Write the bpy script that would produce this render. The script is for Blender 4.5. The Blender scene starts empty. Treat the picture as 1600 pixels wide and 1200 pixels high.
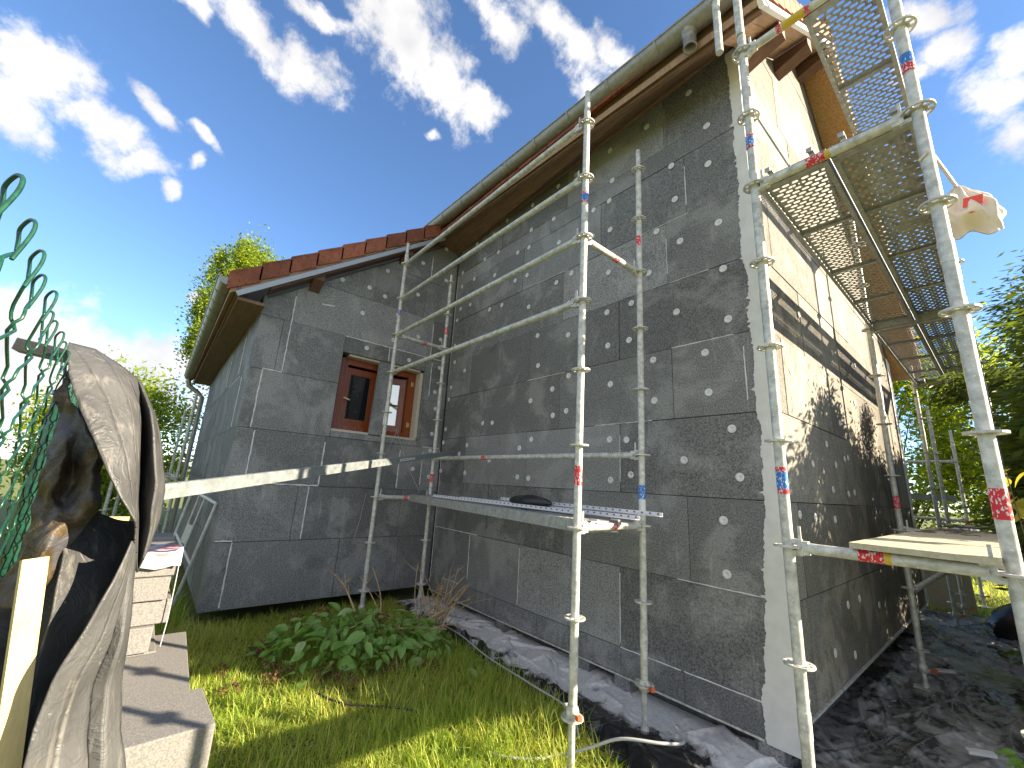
import bpy, math, random
import numpy as np
from mathutils import Vector, Matrix

random.seed(7)
rng = np.random.default_rng(11)
S = bpy.context.scene
COL = S.collection
R = math.radians

# ------------------------------------------------------------------ camera
cam_d = bpy.data.cameras.new('camera')
cam = bpy.data.objects.new('camera', cam_d)
COL.objects.link(cam)
cam_d.sensor_width = 36.0
cam_d.lens = 645.55 / 1600 * 36
cam_d.clip_start = 0.02
cam_d.clip_end = 2000
CAM = Vector((0.985, -3.12, 1.52))
def cam_axes():
    rx, ry, rz = R(13.717), R(3.2289), R(50.276)
    Y = np.array([[math.cos(rz), math.sin(rz), 0], [-math.sin(rz), math.cos(rz), 0], [0, 0, 1]])
    P = np.array([[1, 0, 0], [0, math.cos(rx), math.sin(rx)], [0, -math.sin(rx), math.cos(rx)]])
    Q = np.array([[math.cos(ry), 0, math.sin(ry)], [0, 1, 0], [-math.sin(ry), 0, math.cos(ry)]])
    return Q @ P @ Y
_M = cam_axes()
cam.matrix_world = Matrix(((_M[0][0], _M[2][0], -_M[1][0], CAM[0]),
                           (_M[0][1], _M[2][1], -_M[1][1], CAM[1]),
                           (_M[0][2], _M[2][2], -_M[1][2], CAM[2]),
                           (0, 0, 0, 1)))
S.camera = cam

# ------------------------------------------------------------------ exposure
S.view_settings.view_transform = 'Standard'
S.view_settings.look = 'None'
S.view_settings.exposure = 2.8
S.view_settings.gamma = 1.0
S.view_settings.use_curve_mapping = False

# ------------------------------------------------------------------ sun and sky
SUN = Vector((1.0, 0.76, 0.53)).normalized()
SUN_EL = math.asin(SUN.z)
SUN_AZ = math.atan2(SUN.x, SUN.y)          # clockwise from +Y
sd = bpy.data.lights.new('sun', 'SUN')
sd.energy = 2.7
sd.angle = R(0.5)
sd.color = (1.0, 0.86, 0.64)
so = bpy.data.objects.new('sun', sd)
COL.objects.link(so)
so.rotation_euler = (-SUN).to_track_quat('-Z', 'Y').to_euler()
so.location = (20, 15, 20)

BLOBS = [
  ((-0.809, -0.234, 0.539),(-0.387, 0.882, -0.27),0.077,0.071),
  ((-0.846, -0.171, 0.506),(-0.277, 0.93, -0.241),0.093,0.050),
  ((-0.843, -0.25, 0.476),(-0.478, 0.69, -0.545),0.057,0.048),
  ((-0.867, -0.102, 0.488),(0.05, 0.971, 0.232),0.059,0.025),
  ((-0.878, -0.071, 0.474),(0.167, 0.895, 0.414),0.028,0.018),
  ((-0.858, -0.041, 0.512),(-0.402, 0.659, -0.635),0.015,0.015),
  ((-0.822, -0.106, 0.56),(-0.379, 0.805, -0.457),0.059,0.023),
  ((-0.832, -0.046, 0.553),(-0.278, 0.883, -0.379),0.038,0.016),
  ((-0.708, -0.01, 0.706),(-0.032, 0.995, -0.09),0.102,0.035),
  ((-0.702, 0.079, 0.708),(-0.19, 0.92, -0.343),0.073,0.055),
  ((-0.715, -0.077, 0.695),(-0.27, 0.942, -0.198),0.034,0.022),
  ((-0.592, 0.203, 0.78),(-0.156, 0.882, -0.445),0.151,0.092),
  ((-0.602, 0.28, 0.748),(-0.143, 0.847, -0.513),0.121,0.086),
  ((-0.575, 0.362, 0.734),(-0.254, 0.75, -0.61),0.061,0.053),
  ((-0.586, 0.149, 0.796),(-0.079, 0.957, -0.277),0.063,0.064),
  ((-0.472, 0.321, 0.821),(0.084, 0.932, -0.353),0.061,0.043),
  ((-0.416, 0.422, 0.806),(0.283, 0.87, -0.403),0.151,0.042),
  ((-0.371, 0.497, 0.784),(0.051, 0.835, -0.547),0.066,0.042),
  ((-0.421, 0.512, 0.748),(0.186, 0.841, -0.507),0.054,0.031),
  ((-0.671, 0.302, 0.677),(0.121, 0.94, -0.319),0.026,0.015),
  ((-0.64, 0.063, 0.766),(0.288, 0.951, 0.111),0.077,0.020),
  ((-0.977, -0.167, 0.129),(-0.02, 1.0, -0.021),0.300,0.147),
  ((-0.97, -0.175, 0.169),(-0.054, 0.999, -0.002),0.245,0.100),
  ((-0.982, -0.058, 0.178),(-0.003, 0.995, -0.098),0.145,0.078),
  ((-0.981, -0.173, 0.092),(-0.055, 0.997, 0.05),0.228,0.098),
  ((-0.961, -0.242, 0.135),(-0.136, 0.956, 0.261),0.130,0.111),
  ((-0.949, 0.002, 0.316),(0.175, 0.862, 0.476),0.027,0.016),
  ((0.033, 0.758, 0.651),(0.937, -0.264, 0.228),0.042,0.039),
  ((-0.002, 0.764, 0.646),(0.941, -0.228, 0.25),0.030,0.029),
  ((0.057, 0.818, 0.573),(0.979, -0.172, 0.112),0.042,0.065),
  ((0.072, 0.852, 0.518),(0.624, 0.346, -0.7),0.045,0.027),
  ((0.023, 0.718, 0.696),(0.791, 0.389, -0.472),0.063,0.028),
  ((0.091, 0.79, 0.606),(0.809, 0.279, -0.517),0.037,0.042),
]
W = bpy.data.worlds.new('World')
S.world = W
W.use_nodes = True
def build_world():
    nt = W.node_tree
    N, L = nt.nodes, nt.links
    N.clear()
    out = N.new('ShaderNodeOutputWorld')
    bg = N.new('ShaderNodeBackground')
    bg.inputs['Strength'].default_value = 0.12
    sky = N.new('ShaderNodeTexSky')
    sky.sky_type = 'NISHITA'
    sky.sun_disc = False
    sky.sun_elevation = SUN_EL
    sky.sun_rotation = SUN_AZ
    sky.altitude = 300
    sky.air_density = 0.8
    sky.dust_density = 0.1
    sky.ozone_density = 3.0
    tc = N.new('ShaderNodeTexCoord')
    def math_(op, a, b=None, clamp=False):
        n = N.new('ShaderNodeMath'); n.operation = op; n.use_clamp = clamp
        for i, v in enumerate((a, b)):
            if v is None: continue
            if isinstance(v, (int, float)): n.inputs[i].default_value = v
            else: L.new(v, n.inputs[i])
        return n.outputs[0]
    # wispy warp shared by all clouds
    warp = N.new('ShaderNodeTexNoise')
    warp.inputs['Scale'].default_value = 7.0
    warp.inputs['Detail'].default_value = 5
    L.new(tc.outputs['Generated'], warp.inputs['Vector'])
    sub = N.new('ShaderNodeVectorMath'); sub.operation = 'SUBTRACT'
    L.new(warp.outputs['Color'], sub.inputs[0]); sub.inputs[1].default_value = (0.5, 0.5, 0.5)
    scl = N.new('ShaderNodeVectorMath'); scl.operation = 'SCALE'
    L.new(sub.outputs[0], scl.inputs[0]); scl.inputs['Scale'].default_value = 0.10
    add = N.new('ShaderNodeVectorMath'); add.operation = 'ADD'
    L.new(tc.outputs['Generated'], add.inputs[0]); L.new(scl.outputs[0], add.inputs[1])
    best = None
    for c, u, a, b in BLOBS:
        c = Vector(c).normalized(); u = Vector(u)
        u = (u - c * u.dot(c)).normalized()
        v = c.cross(u).normalized()
        rot = Matrix((u, v, c)).transposed().to_euler()
        mp = N.new('ShaderNodeMapping'); mp.vector_type = 'TEXTURE'
        mp.inputs['Location'].default_value = c
        mp.inputs['Rotation'].default_value = rot
        mp.inputs['Scale'].default_value = (a * 1.02, b * 1.02, max(a, b) * 1.5)
        L.new(add.outputs[0], mp.inputs['Vector'])
        ln = N.new('ShaderNodeVectorMath'); ln.operation = 'LENGTH'
        L.new(mp.outputs[0], ln.inputs[0])
        m = math_('SUBTRACT', 1.0, ln.outputs['Value'])
        best = m if best is None else math_('MAXIMUM', best, m)
    # unseen cloud cover, added outside the view to brighten the shade
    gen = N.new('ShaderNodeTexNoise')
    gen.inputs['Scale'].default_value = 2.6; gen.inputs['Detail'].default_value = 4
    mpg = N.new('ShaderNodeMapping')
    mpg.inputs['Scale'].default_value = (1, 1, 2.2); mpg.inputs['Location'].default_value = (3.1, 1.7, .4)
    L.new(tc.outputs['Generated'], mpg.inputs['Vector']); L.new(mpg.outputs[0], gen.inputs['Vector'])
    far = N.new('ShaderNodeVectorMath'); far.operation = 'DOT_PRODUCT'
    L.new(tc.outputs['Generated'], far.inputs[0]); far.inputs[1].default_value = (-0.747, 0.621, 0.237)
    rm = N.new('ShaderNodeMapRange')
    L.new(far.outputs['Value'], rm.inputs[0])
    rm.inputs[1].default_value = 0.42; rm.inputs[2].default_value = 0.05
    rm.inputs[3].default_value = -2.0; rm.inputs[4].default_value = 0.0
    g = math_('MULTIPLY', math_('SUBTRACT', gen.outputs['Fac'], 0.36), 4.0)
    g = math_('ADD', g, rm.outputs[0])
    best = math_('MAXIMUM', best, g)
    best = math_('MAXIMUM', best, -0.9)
    fb = N.new('ShaderNodeTexNoise')
    fb.inputs['Scale'].default_value = 19; fb.inputs['Detail'].default_value = 9
    fb.inputs['Roughness'].default_value = 0.66
    fb.inputs['Distortion'].default_value = 0.1
    L.new(tc.outputs['Generated'], fb.inputs['Vector'])
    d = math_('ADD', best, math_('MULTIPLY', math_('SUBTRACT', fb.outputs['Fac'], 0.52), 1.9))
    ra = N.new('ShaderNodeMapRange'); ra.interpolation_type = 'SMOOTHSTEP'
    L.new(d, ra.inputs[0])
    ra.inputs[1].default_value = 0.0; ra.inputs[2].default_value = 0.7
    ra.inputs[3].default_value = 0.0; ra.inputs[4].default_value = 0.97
    # body of the cloud: brighter core, greyer thick parts
    sh = N.new('ShaderNodeTexNoise')
    sh.inputs['Scale'].default_value = 6.5; sh.inputs['Detail'].default_value = 6
    mps = N.new('ShaderNodeMapping'); mps.inputs['Location'].default_value = (5, 2, 1)
    L.new(tc.outputs['Generated'], mps.inputs['Vector']); L.new(mps.outputs[0], sh.inputs['Vector'])
    cr = N.new('ShaderNodeValToRGB')
    cr.color_ramp.elements[0].position = 0.36; cr.color_ramp.elements[0].color = (1.02, 1.02, 1.05, 1)
    cr.color_ramp.elements[1].position = 0.56; cr.color_ramp.elements[1].color = (1.46, 1.42, 1.37, 1)
    L.new(sh.outputs['Fac'], cr.inputs[0])
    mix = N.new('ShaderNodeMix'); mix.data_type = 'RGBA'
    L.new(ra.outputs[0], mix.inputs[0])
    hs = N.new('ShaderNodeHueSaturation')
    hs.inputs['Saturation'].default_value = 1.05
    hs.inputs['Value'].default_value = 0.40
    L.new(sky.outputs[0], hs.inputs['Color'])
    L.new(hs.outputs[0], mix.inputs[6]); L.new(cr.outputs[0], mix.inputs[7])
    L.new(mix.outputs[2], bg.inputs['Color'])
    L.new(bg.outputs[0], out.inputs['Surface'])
build_world()

# ------------------------------------------------------------------ materials
MATS = {}
class NT:
    def __init__(s, name):
        m = bpy.data.materials.new(name); m.use_nodes = True
        s.m = m; s.N = m.node_tree.nodes; s.L = m.node_tree.links
        s.N.clear()
        s.out = s.N.new('ShaderNodeOutputMaterial')
        s.b = s.N.new('ShaderNodeBsdfPrincipled')
        s.L.new(s.b.outputs[0], s.out.inputs['Surface'])
        MATS[name] = m
        s._pos = None
    def coord(s, kind='Object'):
        n = s.N.new('ShaderNodeTexCoord'); return n.outputs[kind]
    def pos(s):
        if s._pos is None:
            s._pos = s.N.new('ShaderNodeNewGeometry').outputs['Position']
        return s._pos
    def put(s, sock, v):
        if hasattr(v, 'links'): s.L.new(v, sock)
        else: sock.default_value = v
    def noise(s, scale, detail=4, rough=.55, vec=None, dist=0, stretch=None):
        n = s.N.new('ShaderNodeTexNoise')
        n.inputs['Scale'].default_value = scale; n.inputs['Detail'].default_value = detail
        n.inputs['Roughness'].default_value = rough; n.inputs['Distortion'].default_value = dist
        v = vec or s.pos()
        if stretch:
            mp = s.N.new('ShaderNodeMapping'); mp.inputs['Scale'].default_value = stretch
            s.L.new(v, mp.inputs['Vector']); v = mp.outputs[0]
        s.L.new(v, n.inputs['Vector'])
        return n.outputs['Fac']
    def voro(s, scale, feat='F1', vec=None):
        n = s.N.new('ShaderNodeTexVoronoi'); n.feature = feat
        n.inputs['Scale'].default_value = scale
        s.L.new(vec or s.pos(), n.inputs['Vector'])
        return n
    def ramp(s, fac, *stops):
        n = s.N.new('ShaderNodeValToRGB')
        e = n.color_ramp.elements
        while len(e) < len(stops): e.new(0.5)
        for i, (p, c) in enumerate(stops):
            e[i].position = p
            e[i].color = (*c, 1) if isinstance(c, tuple) else (c, c, c, 1)
        s.L.new(fac, n.inputs[0])
        return n.outputs[0]
    def mix(s, f, a, b, mode='MIX'):
        n = s.N.new('ShaderNodeMix'); n.data_type = 'RGBA'; n.blend_type = mode
        s.put(n.inputs[0], f)
        for i, v in ((6, a), (7, b)):
            if isinstance(v, tuple) and len(v) == 3: v = (*v, 1)
            s.put(n.inputs[i], v)
        return n.outputs[2]
    def math(s, op, a, b=0.0, clamp=False):
        n = s.N.new('ShaderNodeMath'); n.operation = op; n.use_clamp = clamp
        s.put(n.inputs[0], a); s.put(n.inputs[1], b)
        return n.outputs[0]
    def rand(s):
        return s.N.new('ShaderNodeObjectInfo').outputs['Random']
    def bump(s, h, strength=.3, dist=.01):
        n = s.N.new('ShaderNodeBump')
        n.inputs['Strength'].default_value = strength; n.inputs['Distance'].default_value = dist
        s.L.new(h, n.inputs['Height']); s.L.new(n.outputs[0], s.b.inputs['Normal'])
    def set(s, **k):
        for a, v in k.items():
            a = {'color': 'Base Color', 'rough': 'Roughness', 'metal': 'Metallic', 'alpha': 'Alpha',
                 'spec': 'Specular IOR Level', 'trans': 'Transmission Weight', 'coat': 'Coat Weight',
                 'ior': 'IOR'}[a]
            if isinstance(v, tuple) and len(v) == 3: v = (*v, 1)
            s.put(s.b.inputs[a], v)
        return s

def make_materials():
    # graphite insulation: bead grain, sanded and dusty patches, each board its own grey
    def eps(name, lo, hi, dust, dustamt, scraped=False):
        t = NT(name)
        n1 = t.noise(88, 3, .8)
        base = t.ramp(n1, (.37, lo), (.63, hi))
        # every board has been sanded differently
        rnd = t.rand()
        base = t.mix(1.0, base, t.ramp(rnd, (0, .72), (.5, .92), (.8, 1.05), (1, 1.45)), 'MULTIPLY')
        sw = t.noise(1.9, 6, .66, dist=.45); gr = t.ramp(t.noise(75, 3, .75), (.40, 0.0), (.60, 1.0))
        m = t.math('MULTIPLY', t.ramp(sw, (.50, 0.0), (.60, 1.0)), t.ramp(gr, (0, .35), (1, 1.0)))
        base = t.mix(t.math('MULTIPLY', m, dustamt), base, dust)
        # dark damp smears and pale vertical runs
        dk = t.noise(2.6, 5, .66, dist=.4)
        base = t.mix(t.ramp(dk, (.60, 0.0), (.72, .35)), base, tuple(x * .55 for x in lo))
        st = t.noise(12, 4, .65, stretch=(1, 1, .14))
        base = t.mix(t.math('MULTIPLY', t.ramp(st, (.60, 0.0), (.78, 1.0)), .45), base, dust)
        if scraped:                   # raked adhesive and trowel scratches
            sc = t.noise(26, 6, .78, stretch=(1, .55, .22), dist=.7); ar = t.noise(1.3, 4, .6)
            base = t.mix(t.math('MULTIPLY', t.ramp(sc, (.50, 0.0), (.60, .75)), t.ramp(ar, (.42, .1), (.56, 1.0))), base, (.12, .085, .052))
        sp = t.noise(55, 2, .5)
        base = t.mix(t.ramp(sp, (.755, 0.0), (.775, .8)), base, (.5, .5, .49))
        t.set(color=base, rough=.8, spec=.25)
        t.bump(n1, .45, .004)
    eps('graphite_board', (.10, .10, .101), (.315, .315, .313), (.47, .465, .455), .45)
    eps('graphite_board_dusty', (.085, .081, .073), (.29, .272, .24), (.45, .40, .32), .65, True)
    t = NT('stack_board')
    n1 = t.noise(110, 2, .7)
    t.set(color=t.ramp(n1, (.3, (.12, .115, .11)), (.7, (.24, .23, .22))), rough=.85); t.bump(n1, .4, .003)
    t = NT('masonry')
    n1 = t.noise(30, 5, .7)
    t.set(color=t.ramp(n1, (.3, .06), (.7, .16)), rough=.95)
    t = NT('joint_foam')
    n1 = t.noise(120, 3, .6)
    t.set(color=t.ramp(n1, (.2, .6), (.8, .82)), rough=.8); t.bump(n1, .5, .004)
    t = NT('render_coat')
    n1 = t.noise(9, 5, .6); n2 = t.noise(160, 2, .6)
    t.set(color=t.ramp(n1, (.3, (.60, .59, .565)), (.75, (.72, .71, .68))), rough=.9); t.bump(n2, .3, .003)
    t = NT('dowel_plastic')
    t.set(color=t.ramp(t.noise(60, 3), (.3, .6), (.75, .8)), rough=.6)
    t = NT('old_render')
    n1 = t.noise(5, 6, .7, dist=.6); n2 = t.noise(40, 4, .7)
    c = t.ramp(n1, (.34, (.26, .20, .13)), (.5, (.44, .39, .29)), (.7, (.52, .48, .38)))
    c = t.mix(t.ramp(n2, (.6, 0.0), (.72, .7)), c, (.16, .13, .09))
    t.set(color=c, rough=.9); t.bump(n2, .5, .006)
    # galvanised steel
    def galv(name, lo, hi, metal, rough, dirt=(.45, .42, .34), rust=.55):
        t = NT(name)
        v = t.ramp(t.voro(38).outputs['Distance'], (0, .25), (.8, .75)); n1 = t.noise(24, 4, .6)
        c = t.ramp(n1, (.3, lo), (.7, hi))
        c = t.mix(.12, c, v, 'OVERLAY')
        pl = t.noise(17, 5, .7)
        c = t.mix(t.ramp(pl, (.6, 0.0), (.72, .75)), c, dirt)
        ru = t.noise(11, 6, .75); sp = t.noise(85, 2, .5)
        c = t.mix(t.ramp(ru, (.64, 0.0), (.74, rust)), c, (.20, .12, .06))
        c = t.mix(t.ramp(sp, (.66, 0.0), (.70, .8)), c, tuple(min(.8, x * 1.25) for x in dirt))
        t.set(color=c, metal=t.ramp(pl, (.58, metal), (.7, .05)), rough=t.ramp(n1, (.2, rough), (.8, rough + .18)))
        t.bump(n1, .12, .002)
    galv('galvanised_steel', (.36, .352, .32), (.72, .71, .655), .22, .42, (.74, .69, .56))
    galv('deck_steel', (.27, .275, .275), (.46, .465, .46), .4, .5, (.30, .29, .26), .25)
    galv('aluminium_bar', (.20, .225, .235), (.31, .335, .345), .5, .42, (.30, .31, .31))
    t = NT('white_metal')
    t.set(color=t.ramp(t.noise(30, 4), (.3, .5), (.7, .72)), rough=.5)
    galv('zinc', (.26, .245, .215), (.38, .36, .32), .55, .42, (.22, .20, .17))
    t = NT('red_tape')
    br = t.noise(140, 1, .5, stretch=(1, 1, .45))
    t.set(color=t.mix(t.ramp(br, (.56, 0.0), (.585, 1.0)), (.62, .02, .035), (.75, .62, .6)), rough=.45)
    t = NT('blue_tape')
    br = t.noise(150, 1, .5, stretch=(1, 1, .45))
    t.set(color=t.mix(t.ramp(br, (.58, 0.0), (.61, 1.0)), (.02, .16, .55), (.6, .68, .75)), rough=.45)
    t = NT('white_tape'); t.set(color=(.72, .72, .72), rough=.5)
    t = NT('yellow_tape'); t.set(color=(.62, .42, .03), rough=.5)
    t = NT('orange_plastic'); t.set(color=(.62, .12, .03), rough=.5)
    # roof
    t = NT('clay_tile')
    n1 = t.noise(7, 5, .65); n2 = t.noise(45, 4, .7)
    c = t.ramp(n1, (.3, (.20, .055, .028)), (.7, (.38, .125, .06)))
    c = t.mix(t.ramp(n2, (.52, 0.0), (.68, .75)), c, (.045, .032, .026))
    c = t.mix(1.0, c, t.ramp(t.rand(), (0, .72), (1, 1.25)), 'MULTIPLY')
    t.set(color=c, rough=.8); t.bump(n2, .35, .006)
    t = NT('pale_tile')
    n2 = t.noise(45, 4, .7)
    t.set(color=t.ramp(n2, (.3, (.20, .085, .045)), (.7, (.30, .14, .075))), rough=.8)
    def wood(name, a, b, rough, stretch, spec=.4):
        t = NT(name)
        n1 = t.noise(9, 6, .65, stretch=stretch, dist=.4)
        n2 = t.noise(30, 4, .7, stretch=stretch)
        c = t.ramp(n1, (.3, a), (.7, b))
        c = t.mix(t.ramp(n2, (.55, 0.0), (.75, .5)), c, tuple(x * .5 for x in a))
        t.set(color=c, rough=rough, spec=spec); t.bump(n2, .2, .003)
    wood('eave_wood', (.15, .085, .05), (.25, .155, .10), .75, (.35, 4, 4))
    wood('soffit_wood', (.33, .20, .115), (.48, .31, .19), .7, (4, .5, .5))
    wood('dark_wood', (.10, .05, .032), (.17, .09, .06), .65, (1, 3, 3))
    wood('window_wood', (.17, .035, .010), (.34, .085, .022), .28, (7, 7, .7), .5)
    wood('pine_lath', (.55, .42, .17), (.72, .57, .28), .7, (8, 8, .7))
    wood('platform_wood', (.40, .35, .24), (.56, .50, .36), .8, (8, .5, 8))
    wood('twig_wood', (.30, .19, .09), (.52, .38, .22), .8, (1, 1, 3))
    wood('bark', (.06, .045, .03), (.13, .10, .07), .9, (3, 3, .6))
    t = NT('osb')
    v = t.voro(45); n2 = t.noise(60, 4, .7)
    c = t.mix(.6, t.ramp(n2, (.3, (.26, .13, .045)), (.7, (.42, .235, .09))), t.ramp(v.outputs['Distance'], (0, .25), (.7, .75)), 'SOFT_LIGHT')
    t.set(color=c, rough=.75)
    t = NT('limestone_sill')
    t.set(color=t.ramp(t.noise(50, 4), (.3, (.52, .45, .36)), (.7, (.66, .60, .50))), rough=.8)
    t = NT('metal_trim'); t.set(color=(.36, .38, .40), rough=.45, metal=.3)
    t = NT('white_trim'); t.set(color=(.72, .70, .66), rough=.5)
    t = NT('brass'); t.set(color=(.6, .45, .2), rough=.35, metal=.8)
    t = NT('glass')
    t.set(color=(.012, .014, .016), rough=.03, spec=.9, ior=1.55)
    t = NT('mirror_glass')
    t.set(color=(.60, .66, .70), rough=.04, metal=.85)
    t = NT('room_dark'); t.set(color=(.05, .045, .04), rough=.9)
    # plastics
    t = NT('membrane')
    n1 = t.noise(9, 4, .6); n2 = t.noise(60, 5, .75); n3 = t.noise(46, 4, .6, stretch=(1.2, 1.2, .16))
    c = t.ramp(n1, (.3, (.045, .045, .046)), (.7, (.095, .095, .095)))
    c = t.mix(t.ramp(n3, (.56, 0.0), (.74, .55)), c, (.24, .225, .195))
    c = t.mix(t.ramp(n2, (.66, 0.0), (.72, .8)), c, (.42, .40, .36))
    q = t.noise(24, 4, .55, dist=1.2)
    cr = t.math('SUBTRACT', 1.0, t.math('MULTIPLY', t.math('ABSOLUTE', t.math('SUBTRACT', q, .5)), 10.0), True)
    t.set(color=c, rough=t.ramp(n1, (.3, .46), (.7, .62)), spec=.4); t.bump(cr, .3, .003)
    t = NT('brown_film')
    n1 = t.noise(22, 5, .6, dist=.6); n2 = t.noise(13, 3, .6, dist=.8)
    c = t.ramp(n1, (.3, (.016, .012, .007)), (.52, (.065, .045, .022)), (.7, (.16, .125, .075)))
    c = t.mix(t.ramp(n2, (.52, 0.0), (.62, .8)), c, (.07, .075, .09))
    t.set(color=c, rough=t.ramp(n1, (.3, .32), (.7, .55)), spec=.4); t.bump(t.noise(42, 5, .65, dist=1.0), .7, .008)
    def sheet(name, dark, dust, a, b, near_wall, r0=.16):
        t = NT(name)
        n1 = t.noise(2.4, 5, .6, dist=.5); n2 = t.noise(9, 6, .7, dist=.6); n3 = t.noise(38, 4, .65)
        f = t.math('ADD', n1, t.math('MULTIPLY', t.math('SUBTRACT', n2, .5), .7))
        if near_wall: f = t.math('ADD', f, near_wall(t))
        m = t.ramp(f, (a, 0.0), (b, 1.0))
        c = t.mix(m, dark, t.mix(t.ramp(n3, (.3, .55), (.6, 0.0)), dust, tuple(x * .5 for x in dust)))
        t.set(color=c, rough=t.math('ADD', t.math('MULTIPLY', m, .4), r0), spec=.6)
        t.bump(n2, .12, .012)
    def wall_dust(t):                 # sanding dust has settled close to the wall
        sx = t.N.new('ShaderNodeSeparateXYZ'); t.L.new(t.pos(), sx.inputs[0])
        n = t.N.new('ShaderNodeMapRange'); t.L.new(sx.outputs['Y'], n.inputs[0])
        n.inputs[1].default_value = -.62; n.inputs[2].default_value = -.22
        n.inputs[3].default_value = -.26; n.inputs[4].default_value = .20
        return n.outputs[0]
    sheet('black_sheeting', (.014, .015, .016), (.74, .73, .72), .41, .60, wall_dust)
    sheet('black_sheeting_clean', (.055, .055, .054), (.58, .575, .56), .42, .74, None, .24)
    t = NT('black_bag'); t.set(color=(.02, .02, .022), rough=.3); t.bump(t.noise(60, 4), .5, .006)
    t = NT('white_film'); t.set(color=(.40, .40, .45), rough=.35, spec=.5)
    t = NT('pink_print'); t.set(color=(.50, .12, .18), rough=.4)
    t = NT('sack_plastic'); t.set(color=(.72, .62, .52), rough=.45)
    t = NT('red_print'); t.set(color=(.72, .07, .05), rough=.45)
    t = NT('fence_wire')
    t.set(color=t.ramp(t.noise(160, 3), (.3, (.004, .036, .022)), (.7, (.010, .075, .038))), rough=.32, spec=.6)
    t = NT('cable'); t.set(color=(.42, .43, .44), rough=.5)
    t = NT('cable_dark'); t.set(color=(.03, .03, .03), rough=.5)
    t = NT('profile_white'); t.set(color=(.66, .66, .68), rough=.4)
    # ground and plants
    t = NT('soil_grass')
    n1 = t.noise(2.2, 6, .7); n2 = t.noise(40, 5, .75)
    c = t.ramp(n2, (.3, (.06, .07, .018)), (.55, (.16, .18, .04)), (.75, (.26, .23, .08)))
    c = t.mix(t.ramp(n1, (.4, 0.0), (.65, .6)), c, (.09, .12, .03))
    t.set(color=c, rough=.95); t.bump(n2, .6, .03)
    def leaf(name, a, b, trans=.35, rough=.5, spec=.35, scale=3.0):
        t = NT(name)
        n1 = t.noise(scale, 3, .6); n2 = t.noise(scale * 16, 2, .6)
        c = t.ramp(t.mix(.5, n1, n2), (.32, a), (.68, b))
        t.set(color=c, rough=rough, spec=spec)
        tr = t.N.new('ShaderNodeBsdfTranslucent')
        t.L.new(t.mix(.6, c, (min(1, b[0] * 1.9), min(1, b[1] * 1.7), b[2] * .6)), tr.inputs['Color'])
        mx = t.N.new('ShaderNodeMixShader'); mx.inputs[0].default_value = trans
        t.L.new(t.b.outputs[0], mx.inputs[1]); t.L.new(tr.outputs[0], mx.inputs[2])
        t.L.new(mx.outputs[0], t.out.inputs['Surface'])
    leaf('grass_blade', (.18, .31, .035), (.40, .50, .08), .5, .5, .3, 1.6)
    leaf('grass_pale', (.30, .42, .07), (.52, .60, .16), .5, .5, .3, 2.5)
    leaf('grass_dry', (.40, .38, .08), (.58, .54, .16), .4, .6, .3, 2)
    leaf('leaf_light', (.17, .26, .02), (.36, .44, .05), .66)
    leaf('leaf_mid', (.06, .115, .018), (.15, .22, .035), .5)
    leaf('leaf_conifer', (.04, .08, .018), (.13, .18, .04), .35)
    leaf('leaf_yellow', (.20, .22, .03), (.36, .33, .05), .45)
    leaf('hydrangea_leaf', (.09, .22, .04), (.30, .47, .11), .3, .42, .45, 9)
    leaf('hydrangea_pale', (.28, .38, .14), (.42, .50, .24), .3, .5, .4, 9)
    leaf('dry_floret', (.10, .05, .028), (.25, .135, .08), .25, .7, .2, 14)
make_materials()


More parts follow.
